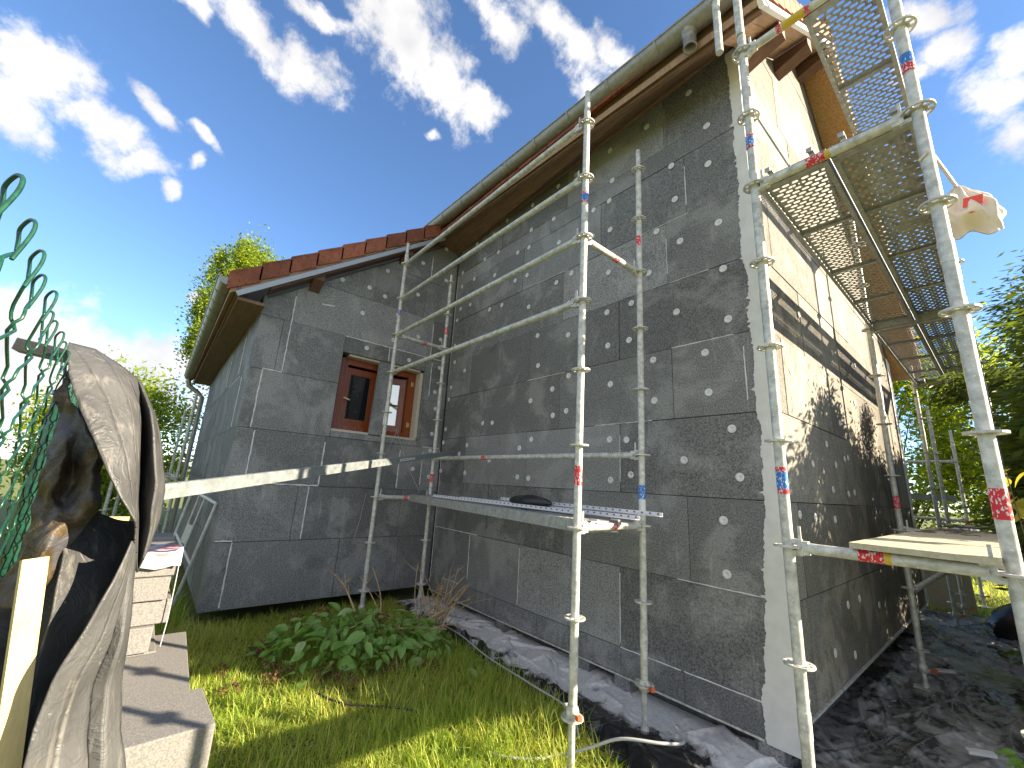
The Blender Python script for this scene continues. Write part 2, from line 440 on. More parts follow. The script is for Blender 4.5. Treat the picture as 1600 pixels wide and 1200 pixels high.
# ------------------------------------------------------------------ helpers
OFF = {}
V3 = Vector
class MB:
    def __init__(s): s.v = []; s.f = []; s.m = []; s.s = []
    def add(s, verts, faces, mi=0, smooth=False):
        k = len(s.v); s.v.extend([tuple(p) for p in verts])
        for f in faces:
            s.f.append(tuple(i + k for i in f)); s.m.append(mi); s.s.append(smooth)
        return s
    def obox(s, c, ax, ay, az, mi=0):
        c, ax, ay, az = V3(c), V3(ax), V3(ay), V3(az)
        vs = [c + ax * i + ay * j + az * k for k in (-1, 1) for j in (-1, 1) for i in (-1, 1)]
        fs = [(0, 2, 3, 1), (4, 5, 7, 6), (0, 1, 5, 4), (2, 6, 7, 3), (0, 4, 6, 2), (1, 3, 7, 5)]
        if ax.cross(ay).dot(az) < 0: fs = [tuple(reversed(f)) for f in fs]
        return s.add(vs, fs, mi)
    def box(s, lo, hi, mi=0):
        lo, hi = V3(lo), V3(hi); h = (hi - lo) / 2
        return s.obox((lo + hi) / 2, (h.x, 0, 0), (0, h.y, 0), (0, 0, h.z), mi)
    def bar(s, p, q, w, h, up=(0, 0, 1), mi=0):
        p, q = V3(p), V3(q); d = q - p; l = d.length; d.normalize()
        side = d.cross(V3(up)).normalized(); u = side.cross(d).normalized()
        return s.obox((p + q) / 2, d * (l / 2), side * (w / 2), u * (h / 2), mi)
    def tube(s, p, q, r, r2=None, n=12, caps=True, mi=0):
        p, q = V3(p), V3(q); r2 = r if r2 is None else r2
        d = (q - p).normalized(); a = d.orthogonal().normalized(); b = d.cross(a)
        vs = []
        for c, rr in ((p, r), (q, r2)):
            for i in range(n):
                t = 2 * math.pi * i / n
                vs.append(c + a * (rr * math.cos(t)) + b * (rr * math.sin(t)))
        s.add(vs, [(i, (i + 1) % n, n + (i + 1) % n, n + i) for i in range(n)], mi, True)
        if caps:
            s.add(vs, [tuple(reversed(range(n))), tuple(range(n, 2 * n))], mi)
        return s
    def path(s, pts, r, n=6, mi=0, taper=None):
        pts = [V3(p) for p in pts]; vs = []; k = len(pts)
        a = None
        for i, p in enumerate(pts):
            d = (pts[min(i + 1, k - 1)] - pts[max(i - 1, 0)])
            if d.length < 1e-9: d = V3((0, 0, 1))
            d.normalize()
            a = (a - d * a.dot(d)) if a is not None else d.orthogonal()
            if a.length < 1e-6: a = d.orthogonal()
            a.normalize(); b = d.cross(a)
            rr = r if taper is None else r * (1 + (taper - 1) * i / (k - 1))
            for j in range(n):
                t = 2 * math.pi * j / n
                vs.append(p + a * (rr * math.cos(t)) + b * (rr * math.sin(t)))
        fs = [(i * n + j, i * n + (j + 1) % n, (i + 1) * n + (j + 1) % n, (i + 1) * n + j) for i in range(k - 1) for j in range(n)]
        s.add(vs, fs, mi, True)
        s.add(vs[:n] + vs[-n:], [tuple(reversed(range(n))), tuple(range(n, 2 * n))], mi)
        return s
    def lathe(s, c, prof, n=16, mi=0, axis=(0, 0, 1)):
        c = V3(c); d = V3(axis).normalized(); a = d.orthogonal().normalized(); b = d.cross(a)
        vs = []
        for r, z in prof:
            for j in range(n):
                t = 2 * math.pi * j / n
                vs.append(c + d * z + a * (r * math.cos(t)) + b * (r * math.sin(t)))
        k = len(prof)
        fs = [(i * n + j, i * n + (j + 1) % n, (i + 1) * n + (j + 1) % n, (i + 1) * n + j) for i in range(k - 1) for j in range(n)]
        return s.add(vs, fs, mi, True)
    def grid(s, rows, mi=0, smooth=True):
        nr, nc = len(rows), len(rows[0])
        vs = [p for r in rows for p in r]
        fs = [(i * nc + j, i * nc + j + 1, (i + 1) * nc + j + 1, (i + 1) * nc + j) for i in range(nr - 1) for j in range(nc - 1)]
        return s.add(vs, fs, mi, smooth)
    def prism(s, front, back, mi=0):
        n = len(front)
        fs = [tuple(range(n)), tuple(reversed(range(n, 2 * n)))]
        fs += [(i, n + i, n + (i + 1) % n, (i + 1) % n) for i in range(n)]
        return s.add(list(front) + list(back), fs, mi)

def mesh_from(name, mb, mats, off=(0, 0, 0)):
    me = bpy.data.meshes.new(name)
    o = V3(off)
    me.from_pydata([(p[0] - o.x, p[1] - o.y, p[2] - o.z) for p in mb.v], [], mb.f)
    for m in (mats if isinstance(mats, (list, tuple)) else [mats]): me.materials.append(MATS[m])
    me.polygons.foreach_set('material_index', mb.m)
    me.polygons.foreach_set('use_smooth', mb.s)
    me.update()
    return me

def tag(o, label=None, cat=None, group=None, kind=None):
    if label: o['label'] = label
    if cat: o['category'] = cat
    if group: o['group'] = group
    if kind: o['kind'] = kind
    return o

def thing(name, label, cat, loc=(0, 0, 0), group=None):
    o = bpy.data.objects.new(name, None); COL.objects.link(o)
    o.location = loc; o.empty_display_size = 0.1
    OFF[o.name] = V3(loc)
    return tag(o, label, cat, group)

def obj(name, mb, mats, parent=None, label=None, cat=None, group=None, kind=None):
    if parent is not None: off = OFF[parent.name]
    else:
        a = np.array(mb.v); off = V3(((a[:, 0].min() + a[:, 0].max()) / 2, (a[:, 1].min() + a[:, 1].max()) / 2, a[:, 2].min()))
    o = bpy.data.objects.new(name, mesh_from(name, mb, mats, off))
    COL.objects.link(o)
    if parent is not None: o.parent = parent
    else: o.location = off
    OFF[o.name] = V3(off)
    return tag(o, label, cat, group, kind)

def place(name, mesh, parent, loc, rot=None):
    """another object on an existing mesh, at a place given in world coordinates"""
    o = bpy.data.objects.new(name, mesh); COL.objects.link(o)
    o.parent = parent
    o.location = V3(loc) - OFF[parent.name]
    if rot is not None: o.rotation_euler = rot
    OFF[o.name] = V3(loc)
    return o

def copy_tree(o, parent=None):
    c = o.copy(); COL.objects.link(c)
    if parent is not None: c.parent = parent
    for ch in list(o.children): copy_tree(ch, c)
    return c

def big_mesh(name, verts, quads, mats, smooth=False):
    """numpy quads -> mesh"""
    me = bpy.data.meshes.new(name)
    nv, nf, k = len(verts), len(quads), quads.shape[1]
    me.vertices.add(nv); me.vertices.foreach_set('co', verts.astype(np.float32).ravel())
    me.loops.add(nf * k); me.loops.foreach_set('vertex_index', quads.astype(np.int32).ravel())
    me.polygons.add(nf)
    me.polygons.foreach_set('loop_start', np.arange(0, nf * k, k, dtype=np.int32))
    me.polygons.foreach_set('loop_total', np.full(nf, k, dtype=np.int32))
    for m in (mats if isinstance(mats, (list, tuple)) else [mats]): me.materials.append(MATS[m])
    if smooth: me.polygons.foreach_set('use_smooth', np.ones(nf, dtype=bool))
    me.update(calc_edges=True); me.validate()
    return me

def clip(poly, planes):
    """keep the part of a 2-D polygon with a*u+b*v<=c for every plane"""
    for a, b, c in planes:
        out = []
        for i in range(len(poly)):
            p, q = poly[i], poly[(i + 1) % len(poly)]
            dp, dq = a * p[0] + b * p[1] - c, a * q[0] + b * q[1] - c
            if dp <= 0: out.append(p)
            if dp * dq < 0:
                t = dp / (dp - dq); out.append((p[0] + t * (q[0] - p[0]), p[1] + t * (q[1] - p[1])))
        poly = out
        if len(poly) < 3: return None
    return poly

# ------------------------------------------------------------------ ground
def ground():
    mb = MB()
    xs = [-400, -60, -20, -12, -8, -5, -4, -3, -2, -1, 0, 1, 2, 3, 5, 8, 14, 40, 400]
    ys = [-400, -60, -20, -10, -7, -5, -4, -3, -2, -1, 0, 1, 2, 4, 6, 9, 14, 22, 60, 400]
    mb.grid([[(x, y, 0.0) for x in xs] for y in ys])
    o = obj('ground', mb, 'soil_grass', kind='structure')
ground()

# ------------------------------------------------------------------ the house
XW, YS = -4.305, -2.52          # front wall of the wing, side wall of the wing
house = thing('house', 'house being clad in grey insulation boards under red clay roof tiles', 'house', (0, 0, 0))
def soff(x, y):                  # underside of the roof over the eave side
    return 5.25 + 0.18 * min(1.0, max(0.0, -x / 4.3)) + 0.75 * y
def boards(parent, to3, nrm, rows, u0, u1, planes, holes=(), mat='graphite_board', skew=None, cut=0.0022):
    """rows: (v0, v1, [joints]); one object for each board"""
    n = V3(nrm)
    for v0, v1, js in rows:
        js = [j for j in js if u0 + .06 < j < u1 - .06]
        e = [u0] + sorted(js) + [u1]
        for a, b in zip(e[:-1], e[1:]):
            rects = [(a, b, v0, v1)]
            for (ha, hb, hv0, hv1) in holes:
                nr = []
                for (ra, rb, r0, r1) in rects:
                    if hb <= ra or ha >= rb or hv1 <= r0 or hv0 >= r1: nr.append((ra, rb, r0, r1)); continue
                    if ra < ha: nr.append((ra, ha, r0, r1))
                    if rb > hb: nr.append((hb, rb, r0, r1))
                    ma, mb_ = max(ra, ha), min(rb, hb)
                    if r0 < hv0: nr.append((ma, mb_, r0, hv0))
                    if r1 > hv1: nr.append((ma, mb_, hv1, r1))
                rects = nr
            for (ra, rb, r0, r1) in rects:
                if rb - ra < .02 or r1 - r0 < .02: continue
                p = clip([(ra + cut, r0 + cut), (rb - cut, r0 + cut), (rb - cut, r1 - cut), (ra + cut, r1 - cut)], planes)
                if not p: continue
                d = random.uniform(-.004, .0028)
                tl = random.uniform(-.003, .003); cut = random.uniform(.0014, .0036)
                mb = MB()
                fr = [V3(to3(*q)) + n * (d + tl * (q[0] - ra) / max(.1, rb - ra)) for q in p]
                bk = [V3(to3(*q)) - n * .03 for q in p]
                if (fr[1] - fr[0]).cross(fr[2] - fr[0]).dot(n) < 0: fr.reverse(); bk.reverse()
                mb.prism(fr, bk)
                obj('insulation_board', mb, mat, parent)
def dowels(parent, pts, to3, nrm, r=.03):
    n = V3(nrm)
    mb = MB()
    mb.lathe((0, 0, 0), [(r, 0), (r, .0035), (r * .93, .005), (r * .30, .005), (r * .26, .002), (0.0001, .002)], 18, 0, (0, 0, 1))
    me = mesh_from('dowel_cap', mb, 'dowel_plastic')
    q = n.to_track_quat('Z', 'Y').to_euler()
    for u, v in pts:
        place('dowel_cap', me, parent, V3(to3(u, v)) + n * .0025, q)
def foam(parent, segs, to3, nrm, w=.012):
    """squeezed-out joint foam, a ragged flat bead along given joints"""
    n = V3(nrm)
    for (u0, v0, u1, v1) in segs:
        a, b = V3((u0, v0, 0)), V3((u1, v1, 0)); d = b - a; L = d.length; d.normalize(); s_ = V3((-d.y, d.x, 0))
        k = max(4, int(L / .035)); lo, hi, lo2, hi2 = [], [], [], []
        for i in range(k + 1):
            p = a + d * (L * i / k)
            wl, wr = random.uniform(.25, 1) * w / 2 + .001, random.uniform(.25, 1) * w / 2 + .001
            l, r_ = p - s_ * wl, p + s_ * wr
            h = random.uniform(.003, .006)
            lo.append(V3(to3(l.x, l.y)) + n * .0005); hi.append(V3(to3(r_.x, r_.y)) + n * .0005)
            m_ = p; lo2.append(V3(to3(m_.x, m_.y)) + n * h)
        mb = MB(); mb.grid([lo, lo2, hi], smooth=False)
        obj('foam_joint', mb, 'joint_foam', parent)

# main block, eave side (faces the camera)
TA = lambda u, v: (u, 0.0, v)
core = MB()
core.prism([(-4.40, .03, .14), (-.031, .03, .14), (-.031, .03, 5.35), (-4.40, .03, 5.10)], [(-4.40, .28, .14), (-.031, .28, .14), (-.031, .28, 5.35), (-4.40, .28, 5.10)])
wall_a = obj('wall', core, 'masonry', house)
planes_a = [(-.045, 1.0, 5.19)]
rowsA = [(.12, .31, [-3.41 + .55, -2.2, -1.23, -.7]), (.31, .91, [-3.41, -2.49, -1.23]), (.91, 1.51, [-4.0, -3.10, -1.87, -.62]), (1.51, 2.11, [-3.67, -2.46, -1.22]),
         (2.11, 2.71, [-3.19, -1.97, -.70]), (2.71, 3.31, [-3.68, -2.46, -1.22]), (3.31, 3.91, [-3.19, -1.96, -.71]),
         (3.91, 4.51, [-3.9, -2.67, -1.44, -.51]), (4.51, 4.72, [-3.4, -2.2, -1.0]), (4.72, 5.40, [-3.15, -1.93, -.70])]
boards(wall_a, TA, (0, -1, 0), rowsA, -4.275, 0.0, [(-.058, 1, 5.335)])
DA = [(-0.43, 5.16), (-0.29, 4.68), (-0.3, 4.29), (-0.63, 4.48), (-0.87, 5.1), (-1.32, 5.12), (-1.29, 4.72), (-1.33, 4.49), (-0.61, 4.11), (-1.32, 4.14), (-0.8, 3.87), (-0.58, 3.67), (-0.25, 3.69), (-1.54, 4.49), (-1.8, 5.11), (-2.09, 5.12), (-2.55, 5.1), (-2.15, 4.69), (-2.55, 4.73), (-3.07, 5.13), (-3.37, 5.05), (-3.79, 5.08), (-3.23, 4.7), (-3.55, 4.72), (-2.8, 4.51), (-2.58, 4.49), (-2.05, 4.32), (-1.55, 4.17), (-4.16, 5.12), (-0.24, 3.27), (-0.64, 3.02), (-0.23, 2.84), (-0.42, 2.61), (-0.41, 2.29), (-0.26, 2.0), (-0.63, 1.78), (-0.23, 1.66), (-0.89, 3.48), (-1.34, 3.66), (-1.08, 3.24), (-1.36, 3.23), (-1.35, 2.88), (-1.11, 2.88), (-0.87, 2.64), (-1.32, 2.49), (-0.87, 2.28), (-1.33, 1.97), (-1.15, 1.96), (-1.32, 1.61), (-1.11, 1.66), (-1.84, 3.84), (-2.07, 3.81), (-1.87, 3.49), (-2.11, 3.48), (-2.53, 3.65), (-2.35, 3.23), (-1.87, 3.12), (-2.32, 2.86), (-1.85, 2.66), (-2.08, 2.55), (-2.42, 2.46), (-2.06, 2.26), (-1.87, 2.29), (-2.38, 2.02), (-2.4, 1.6), (-2.59, 4.1), (-0.36, 1.36), (-0.36, 1.01), (-4.13, 4.72), (-4.12, 4.48), (-3.84, 4.09), (-4.1, 4.1), (-4.17, 3.93), (-4.17, 3.52), (-4.13, 3.25), (-3.84, 3.07), (-4.17, 2.87), (-4.2, 2.69), (-4.21, 2.25), (-4.24, 2.06), (-3.63, 2.0), (-3.8, 1.89), (-3.11, 2.26), (-3.31, 2.27), (-4.24, 1.66), (-3.63, 1.64), (-3.12, 1.8), (-2.58, 1.61), (-2.57, 1.93), (-3.79, 4.49), (-3.28, 4.36), (-2.82, 4.11), (-3.34, 3.86), (-3.07, 3.84)]
dowels(wall_a, DA, TA, (0, -1, 0))
foam(wall_a, [(-4.27, .912, -3.25, .912), (-2.49, .33, -2.49, .88), (-3.41, .4, -3.41, .9), (-3.95, .31, -3.6, .312), (-.70, 3.31, -.35, 3.31), (-.70, 2.711, -.2, 2.711), (-.72, .911, -.1, .911),
              (-1.23, .34, -1.23, .86), (-1.23, .31, -.72, .312), (-.7, .312, -.12, .312), (-1.0, 3.911, -.5, 3.911), (-.71, 3.4, -.71, 3.75), (-2.5, 2.711, -1.9, 2.711), (-1.22, 1.6, -1.22, 2.0),
              (-.51, 4.0, -.51, 4.4), (-2.4, 3.911, -1.9, 3.911), (-4.26, 3.0, -4.26, 4.7), (-4.262, .2, -4.262, 1.9), (-.14, 2.2, -.14, 2.6), (-1.5, 2.112, -.9, 2.112)], TA, (0, -1, 0), .010)
# raw corner bead, troweled on in pale mortar
mb = MB()
L_, R_ = [], []
zz = np.linspace(.10, 5.30, 420)
off = np.cumsum(rng.normal(0, .0065, 420)); off -= np.linspace(0, off[-1], 420); zz = np.sort(zz + rng.uniform(-.005, .005, 420)); spk = np.where(rng.random(420) < .12, rng.uniform(-.012, .03, 420), 0)
for z, o_, sp_ in zip(zz, off, spk):
    w = .098 + .012 * math.sin(z * 2.3) + .085 * max(0.0, min(1.0, (1.5 - z) / 1.1)) + .5 * o_ + sp_ + random.uniform(-.003, .003) 
    L_.append((-max(.055, min(.26, w)), -.0045, z)); R_.append((.0045, -.0048, z))
B_ = [(.0050, .12, z) for z in zz]
mb.grid([L_, [((a[0] * .55), -.0062, a[2]) for a in L_], R_, B_], smooth=False)
corner = obj('corner_render', mb, 'render_coat', wall_a)
# plinth blocks under the lowest boards and the recessed foundation
mb = MB(); mb.box((-4.36, .15, -.1), (-.02, .27, .139)); obj('plinth', mb, 'masonry', wall_a)
for x in (-3.85, -2.75, -1.62, -1.22, -.17):
    mb = MB(); mb.box((x - .07, .005, -.02), (x + .07, .12, .115)); obj('support_block', mb, 'graphite_board', wall_a)
mb = MB(); mb.box((-4.27, -.004, .104), (-.2, .09, .117)); obj('base_profile', mb, 'galvanised_steel', wall_a)

# gable side (right)
TB = lambda u, v: (0.0, u, v)
RID = (2.15, 6.92)
core = MB()
gp = [(.031, .28), (5.30, .28), (5.30, 3.80), (RID[0], RID[1]), (.031, 5.26)]
core.prism([(-.03, u, v) for u, v in gp], [(-.28, u, v) for u, v in gp])
wall_b = obj('wall', core, 'masonry', house)
k2 = (RID[1] - 3.80) / (5.32 - RID[0])
planes_b = [(-.74, 1, 5.30), (k2, 1, RID[1] + k2 * RID[0] - .01)]
rowsB = [(.26, .90, [.62, 2.4, 3.7]), (.90, 1.51, [.35, 1.6, 2.8, 4.0]), (1.51, 2.13, [.95, 2.15, 3.35, 4.55]), (2.13, 2.73, [.35, 1.55, 2.75, 3.95]), (2.73, 3.33, [.95, 2.15, 3.3, 4.4]),
         (3.33, 3.93, [.35, 1.55, 2.75, 3.95]), (3.93, 4.53, [.95, 2.15, 3.35]), (4.53, 5.13, [.35, 1.2, 2.4, 3.6]), (5.13, 5.73, [.95, 2.15, 3.2]), (5.73, 6.33, [1.3, 2.4]), (6.33, 6.9, [])]
boards(wall_b, TB, (1, 0, 0), rowsB, 0.0065, 5.33, planes_b, mat='graphite_board_dusty')
DB = [(0.8, 1.81), (1.48, 1.85), (1.82, 1.93), (1.96, 1.95), (1.26, 2.01), (2.17, 2.19), (1.82, 2.27), (1.29, 1.63), (1.8, 1.61), (2.03, 1.63), (0.36, 1.43), (0.71, 1.41), (1.24, 1.39), (0.81, 0.49), (1.3, 0.74), (1.69, 0.74), (1.33, 0.38)]
dowels(wall_b, DB + [(2.6, 2.6), (3.4, 2.0), (4.2, 1.4), (3.0, 1.2), (2.4, .6), (3.4, .5), (4.4, .8), (.5, 2.5), (.9, 3.1), (1.9, 3.0), (2.9, 3.1)], TB, (1, 0, 0))
mb = MB(); mb.box((-.02, .0, .243), (.016, 5.33, .257)); obj('base_profile', mb, 'galvanised_steel', wall_b)
mb = MB(); mb.box((-.27, .03, -.1), (-.14, 5.3, .279)); obj('plinth', mb, 'masonry', wall_b)
mb = MB(); mb.box((-.02, 5.331, .26), (.02, 5.345, 3.7)); mb.box((.0045, 5.20, .26), (.010, 5.331, 3.75)); obj('corner_bead', mb, 'render_coat', wall_b)
# hidden walls that close the block
mb = MB(); mb.box((-10.0, 5.05, 0), (-.281, 5.3, 3.75)); mb.box((-10.0, -2.2, 0), (-9.75, 5.04, 3.6)); mb.box((-4.39, .281, .2), (-4.31, 5.04, 5.1))
obj('back_wall', mb, 'old_render', house)

# wing, front wall with the window
TW = lambda u, v: (XW, u, v)
WIN = (-1.56, -.385, 2.045, 3.06)       # opening u0,u1,v0,v1
core = MB()
def wcore(u0, u1, v0, v1a, v1b):
    core.prism([(XW - .03, u0, v0), (XW - .03, u1, v0), (XW - .03, u1, v1b), (XW - .03, u0, v1a)],
               [(XW - .27, u0, v0), (XW - .27, u1, v0), (XW - .27, u1, v1b), (XW - .27, u0, v1a)])
top = lambda u: 5.36 + .75 * u
wcore(YS + .03, WIN[0], .16, top(YS), top(WIN[0])); wcore(WIN[1], .25, .16, top(WIN[1]), top(.0))
wcore(WIN[0], WIN[1], .16, WIN[2], WIN[2]); wcore(WIN[0], WIN[1], WIN[3], top(WIN[0]), top(WIN[1]))
wall_w = obj('wall', core, 'masonry', house)
rowsW = [(.145, .79, [-2.35, -1.26, -.5]), (.79, 1.38, [-1.81, -1.70, -.53]), (1.38, 1.97, [-2.35, -1.60, -.62, -.28]), (1.97, 2.64, [-2.395, -1.56, -.36]), (2.64, 3.27, [-2.28, -.95, -.28]),
         (3.27, 3.86, [-2.20, -.32]), (3.86, 4.46, [-1.27, -.5]), (4.46, 5.2, [-.45])]
planes_w = [(-.75, 1, 5.335)]
boards(wall_w, TW, (1, 0, 0), rowsW, YS, -.002, planes_w, holes=[WIN])
DW = [(-1.71, 4.01), (-1.35, 4.03), (-1.13, 4.37), (-0.61, 4.71), (-1.12, 3.98), (-0.63, 4.18), (-1.39, 3.64), (-1.27, 3.18), (-0.65, 3.16), (-0.92, 3.39), (-0.9, 3.77), (-0.55, 3.54), (-0.18, 3.6), (-0.15, 3.16), (-0.19, 2.78), (-0.15, 2.54), (-0.17, 2.17), (-0.19, 4.58), (-0.24, 5.11), (-0.17, 1.93), (-0.41, 1.66), (-0.15, 1.57)]
dowels(wall_w, DW, TW, (1, 0, 0))
foam(wall_w, [(-2.35, .17, -2.35, .79), (-2.5, .80, -2.35, .80), (-1.70, .8, -1.70, 1.37), (-2.50, 1.375, -2.36, 1.375), (-2.28, 1.39, -1.6, 1.385), (-2.35, 1.4, -2.35, 1.95), (-1.6, 1.4, -1.6, 1.9),
              (-2.395, 1.98, -2.395, 2.64), (-2.395, 2.645, -2.2, 2.645), (-2.2, 2.66, -2.2, 3.6), (-1.55, 3.27, -.75, 3.272), (-.95, 3.08, -.95, 3.26), (-.32, 3.3, -.32, 3.8), (-.28, 2.7, -.28, 3.2),
              (-.45, 4.47, -.45, 4.9), (-.3, 1.972, -.03, 1.972), (-.28, 1.45, -.28, 1.9), (-1.9, 3.6, -1.75, 3.62), (-.75, 3.27, -.05, 3.272), (-.62, 1.40, -.62, 1.9)], TW, (1, 0, 0), .018)

# window in the wing
xo = XW - .16                    # plane of the frame front
u0, u1, v0, v1 = WIN
fr = MB()
fr.box((xo - .07, u0 + .005, v0 + .035), (xo, u0 + .14, v1 - .03)); fr.box((xo - .07, u1 - .16, v0 + .035), (xo, u1 - .05, v1 - .03))
fr.box((xo - .07, u0 + .14, v1 - .11), (xo, u1 - .16, v1 - .03)); fr.box((xo - .07, u0 + .14, v0 + .035), (xo, u1 - .16, v0 + .10))
for i in range(6):               # ribbed jamb lining at the left
    fr.box((xo + .001, u0 + .012 + .021 * i, v0 + .036), (xo + .012, u0 + .027 + .021 * i, v1 - .031))
win = obj('window', fr, 'window_wood', house)
def sash(o, du, dn, w, mat, bar=False):
    """o = lower hinge corner, du along the sash, dn outwards"""
    o, du, dn = V3(o), V3(du), V3(dn); h = v1 - v0 - .22; up = V3((0, 0, 1))
    def b(a0, a1, b0, b1, t0, t1, mb, mi=0):
        c = o + du * ((a0 + a1) / 2) + up * ((b0 + b1) / 2) + dn * ((t0 + t1) / 2)
        mb.obox(c, du * ((a1 - a0) / 2), dn * ((t1 - t0) / 2), up * ((b1 - b0) / 2), mi)
    m = MB(); e = .075
    b(0, e, 0, h, -.05, 0, m); b(w - e, w, 0, h, -.05, 0, m); b(e, w - e, 0, e + .02, -.05, -.001, m); b(e, w - e, h - e, h, -.05, -.001, m)
    for a0, a1, b0, b1 in ((e, e + .016, e + .02, h - e), (w - e - .016, w - e, e + .02, h - e), (e + .016, w - e - .016, e + .02, e + .036), (e + .016, w - e - .016, h - e - .016, h - e)):
        b(a0, a1, b0, b1, -.03, -.008, m)
    obj('sash', m, 'window_wood', win)
    g = MB(); b(e + .012, w - e - .012, e + .03, h - e - .012, -.030, -.024, g); obj('pane', g, mat, win)
    if bar:
        g = MB(); b(e + .016, w - e - .016, h * .50 - .012, h * .50 + .012, -.026, -.010, g); obj('glazing_bar', g, 'dark_wood', win)
sash((xo - .072, u0 + .125, v0 + .09), (0, 1, 0), (1, 0, 0), .46, 'glass')
ca, sa = math.cos(R(19)), math.sin(R(19))
sash((xo - .072, u1 - .15, v0 + .09), (-sa, -ca, 0), (ca, -sa, 0), .50, 'mirror_glass', True)
for z in (v0 + .22, v1 - .20):
    m = MB(); m.box((xo + .0005, u1 - .115, z - .03), (xo + .006, u1 - .075, z + .03)); m.tube((xo + .01, u1 - .112, z - .035), (xo + .01, u1 - .112, z + .035), .008, n=8)
    obj('hinge', m, 'brass', win)
m = MB(); m.box((xo - .05, u0 + .01, v0 + .003), (XW - .035, u1 - .01, v0 + .032)); obj('sill', m, 'limestone_sill', win)
m = MB(); m.box((xo + .001, u1 - .048, v0 + .034), (XW - .032, u1 - .003, v1 - .03)); m.box((xo + .001, u0 + .1, v1 - .028), (XW - .034, u1 - .05, v1 - .002)); obj('reveal', m, 'limestone_sill', win)
m = MB(); m.tube((xo - .03, u0 + .155, v0 + .46), (xo - .005, u0 + .155, v0 + .46), .010, n=8); m.bar((xo - .007, u0 + .155, v0 + .46), (xo - .005, u0 + .225, v0 + .44), .014, .014); obj('handle', m, 'brass', win)
# room behind the window
m = MB()
m.grid([[(XW - 2.6, -2.2, .4), (XW - 2.6, 0, .4)], [(XW - 2.6, -2.2, 3.4), (XW - 2.6, 0, 3.4)]], smooth=False)
m.grid([[(XW - .28, -2.2, 3.4), (XW - .28, 0, 3.4)], [(XW - 2.6, -2.2, 3.4), (XW - 2.6, 0, 3.4)]], smooth=False)
m.grid([[(XW - .28, 0, .4), (XW - .28, 0, 3.4)], [(XW - 2.6, 0, .4), (XW - 2.6, 0, 3.4)]], smooth=False)
m.grid([[(XW - .28, -2.2, .4), (XW - .28, -2.2, 3.4)], [(XW - 2.6, -2.2, .4), (XW - 2.6, -2.2, 3.4)]], smooth=False)
obj('room', m, 'room_dark', house)

# wing, long side wall
TS = lambda u, v: (u, YS, v)
core = MB(); core.box((-10.0, YS + .03, .16), (XW - .031, YS + .26, 3.5)); wall_s = obj('wall', core, 'masonry', house)
rowsS = [(.145, .79, [-5.3, -6.5, -7.7, -8.9]), (.79, 1.38, [-4.9, -6.1, -7.3, -8.5]), (1.38, 1.97, [-5.4, -6.6, -7.8, -9.0]), (1.97, 2.64, [-4.8, -6.0, -7.2, -8.4]), (2.64, 3.27, [-5.2, -6.4, -7.6, -8.8]), (3.27, 3.52, [-6, -7.2, -8.4])]
boards(wall_s, TS, (0, -1, 0), rowsS, -10.0, XW + .0, [])
foam(wall_s, [(-5.2, 2.7, -5.2, 3.2), (-4.8, 2.0, -4.8, 2.6), (-6.4, 2.7, -6.4, 3.2), (-6, 2.64, -5.0, 2.64), (-4.75, 2.645, -4.32, 2.645)], TS, (0, -1, 0), .014)

# ---- roof
roof = MB()
def slab(a, b, c, d, t, mi=0):
    lo = [V3(p) for p in (a, b, c, d)]; hi = [p + V3((0, 0, t)) for p in lo]
    roof.prism(hi, lo, mi)
E0 = -.46
zl = lambda x, y: soff(x, y) + .06
slab((.33, E0, zl(.3, E0)), (.33, RID[0], RID[1] + .08), (XW + .2, RID[0], RID[1] + .20), (XW + .2, E0, zl(-4.3, E0)), .07)
slab((XW + .199, -2.86, zl(-4.3, -2.86)), (XW + .199, RID[0], RID[1] + .20), (-10.3, RID[0], RID[1] + .20), (-10.3, -2.86, zl(-4.3, -2.86)), .07)
ye = 5.72; ze = RID[1] + .08 - (ye - RID[0]) * k2
slab((.33, RID[0] + .001, RID[1] + .08), (.33, ye, ze), (-10.3, ye, ze), (-10.3, RID[0] + .001, RID[1] + .08), .07)
roof_o = obj('roof', roof, 'soffit_wood', house)
# roof covering: courses of tiles on all three slopes
cov = MB()
def courses(x0, x1, ya, za, yb, zb):
    n = int(math.hypot(yb - ya, zb - za) / .33); d = V3((0, yb - ya, zb - za)); e = d.normalized(); nn = V3((1, 0, 0)).cross(e)
    if nn.z < 0: nn = -nn
    m = max(1, int(abs(x1 - x0) / .22))
    for i in range(n):
        for j in range(m):
            xa, xb = x0 + (x1 - x0) * j / m, x0 + (x1 - x0) * (j + .97) / m
            p = V3(((xa + xb) / 2, ya, za)) + d * ((i + .5) / n) + nn * (.10 + random.uniform(-.004, .004))
            cov.obox(p, V3((abs(xb - xa) / 2, 0, 0)), (e - nn * .07).normalized() * (.18), nn * .012)
courses(.30, XW + .22, E0, zl(-2, E0), RID[0], RID[1] + .14)
courses(XW + .17, -10.3, -2.86, zl(-4.3, -2.86), RID[0], RID[1] + .2)
courses(.30, -10.3, ye, ze, RID[0], RID[1] + .1)
obj('roof_tile', cov, 'clay_tile', roof_o, kind='stuff')
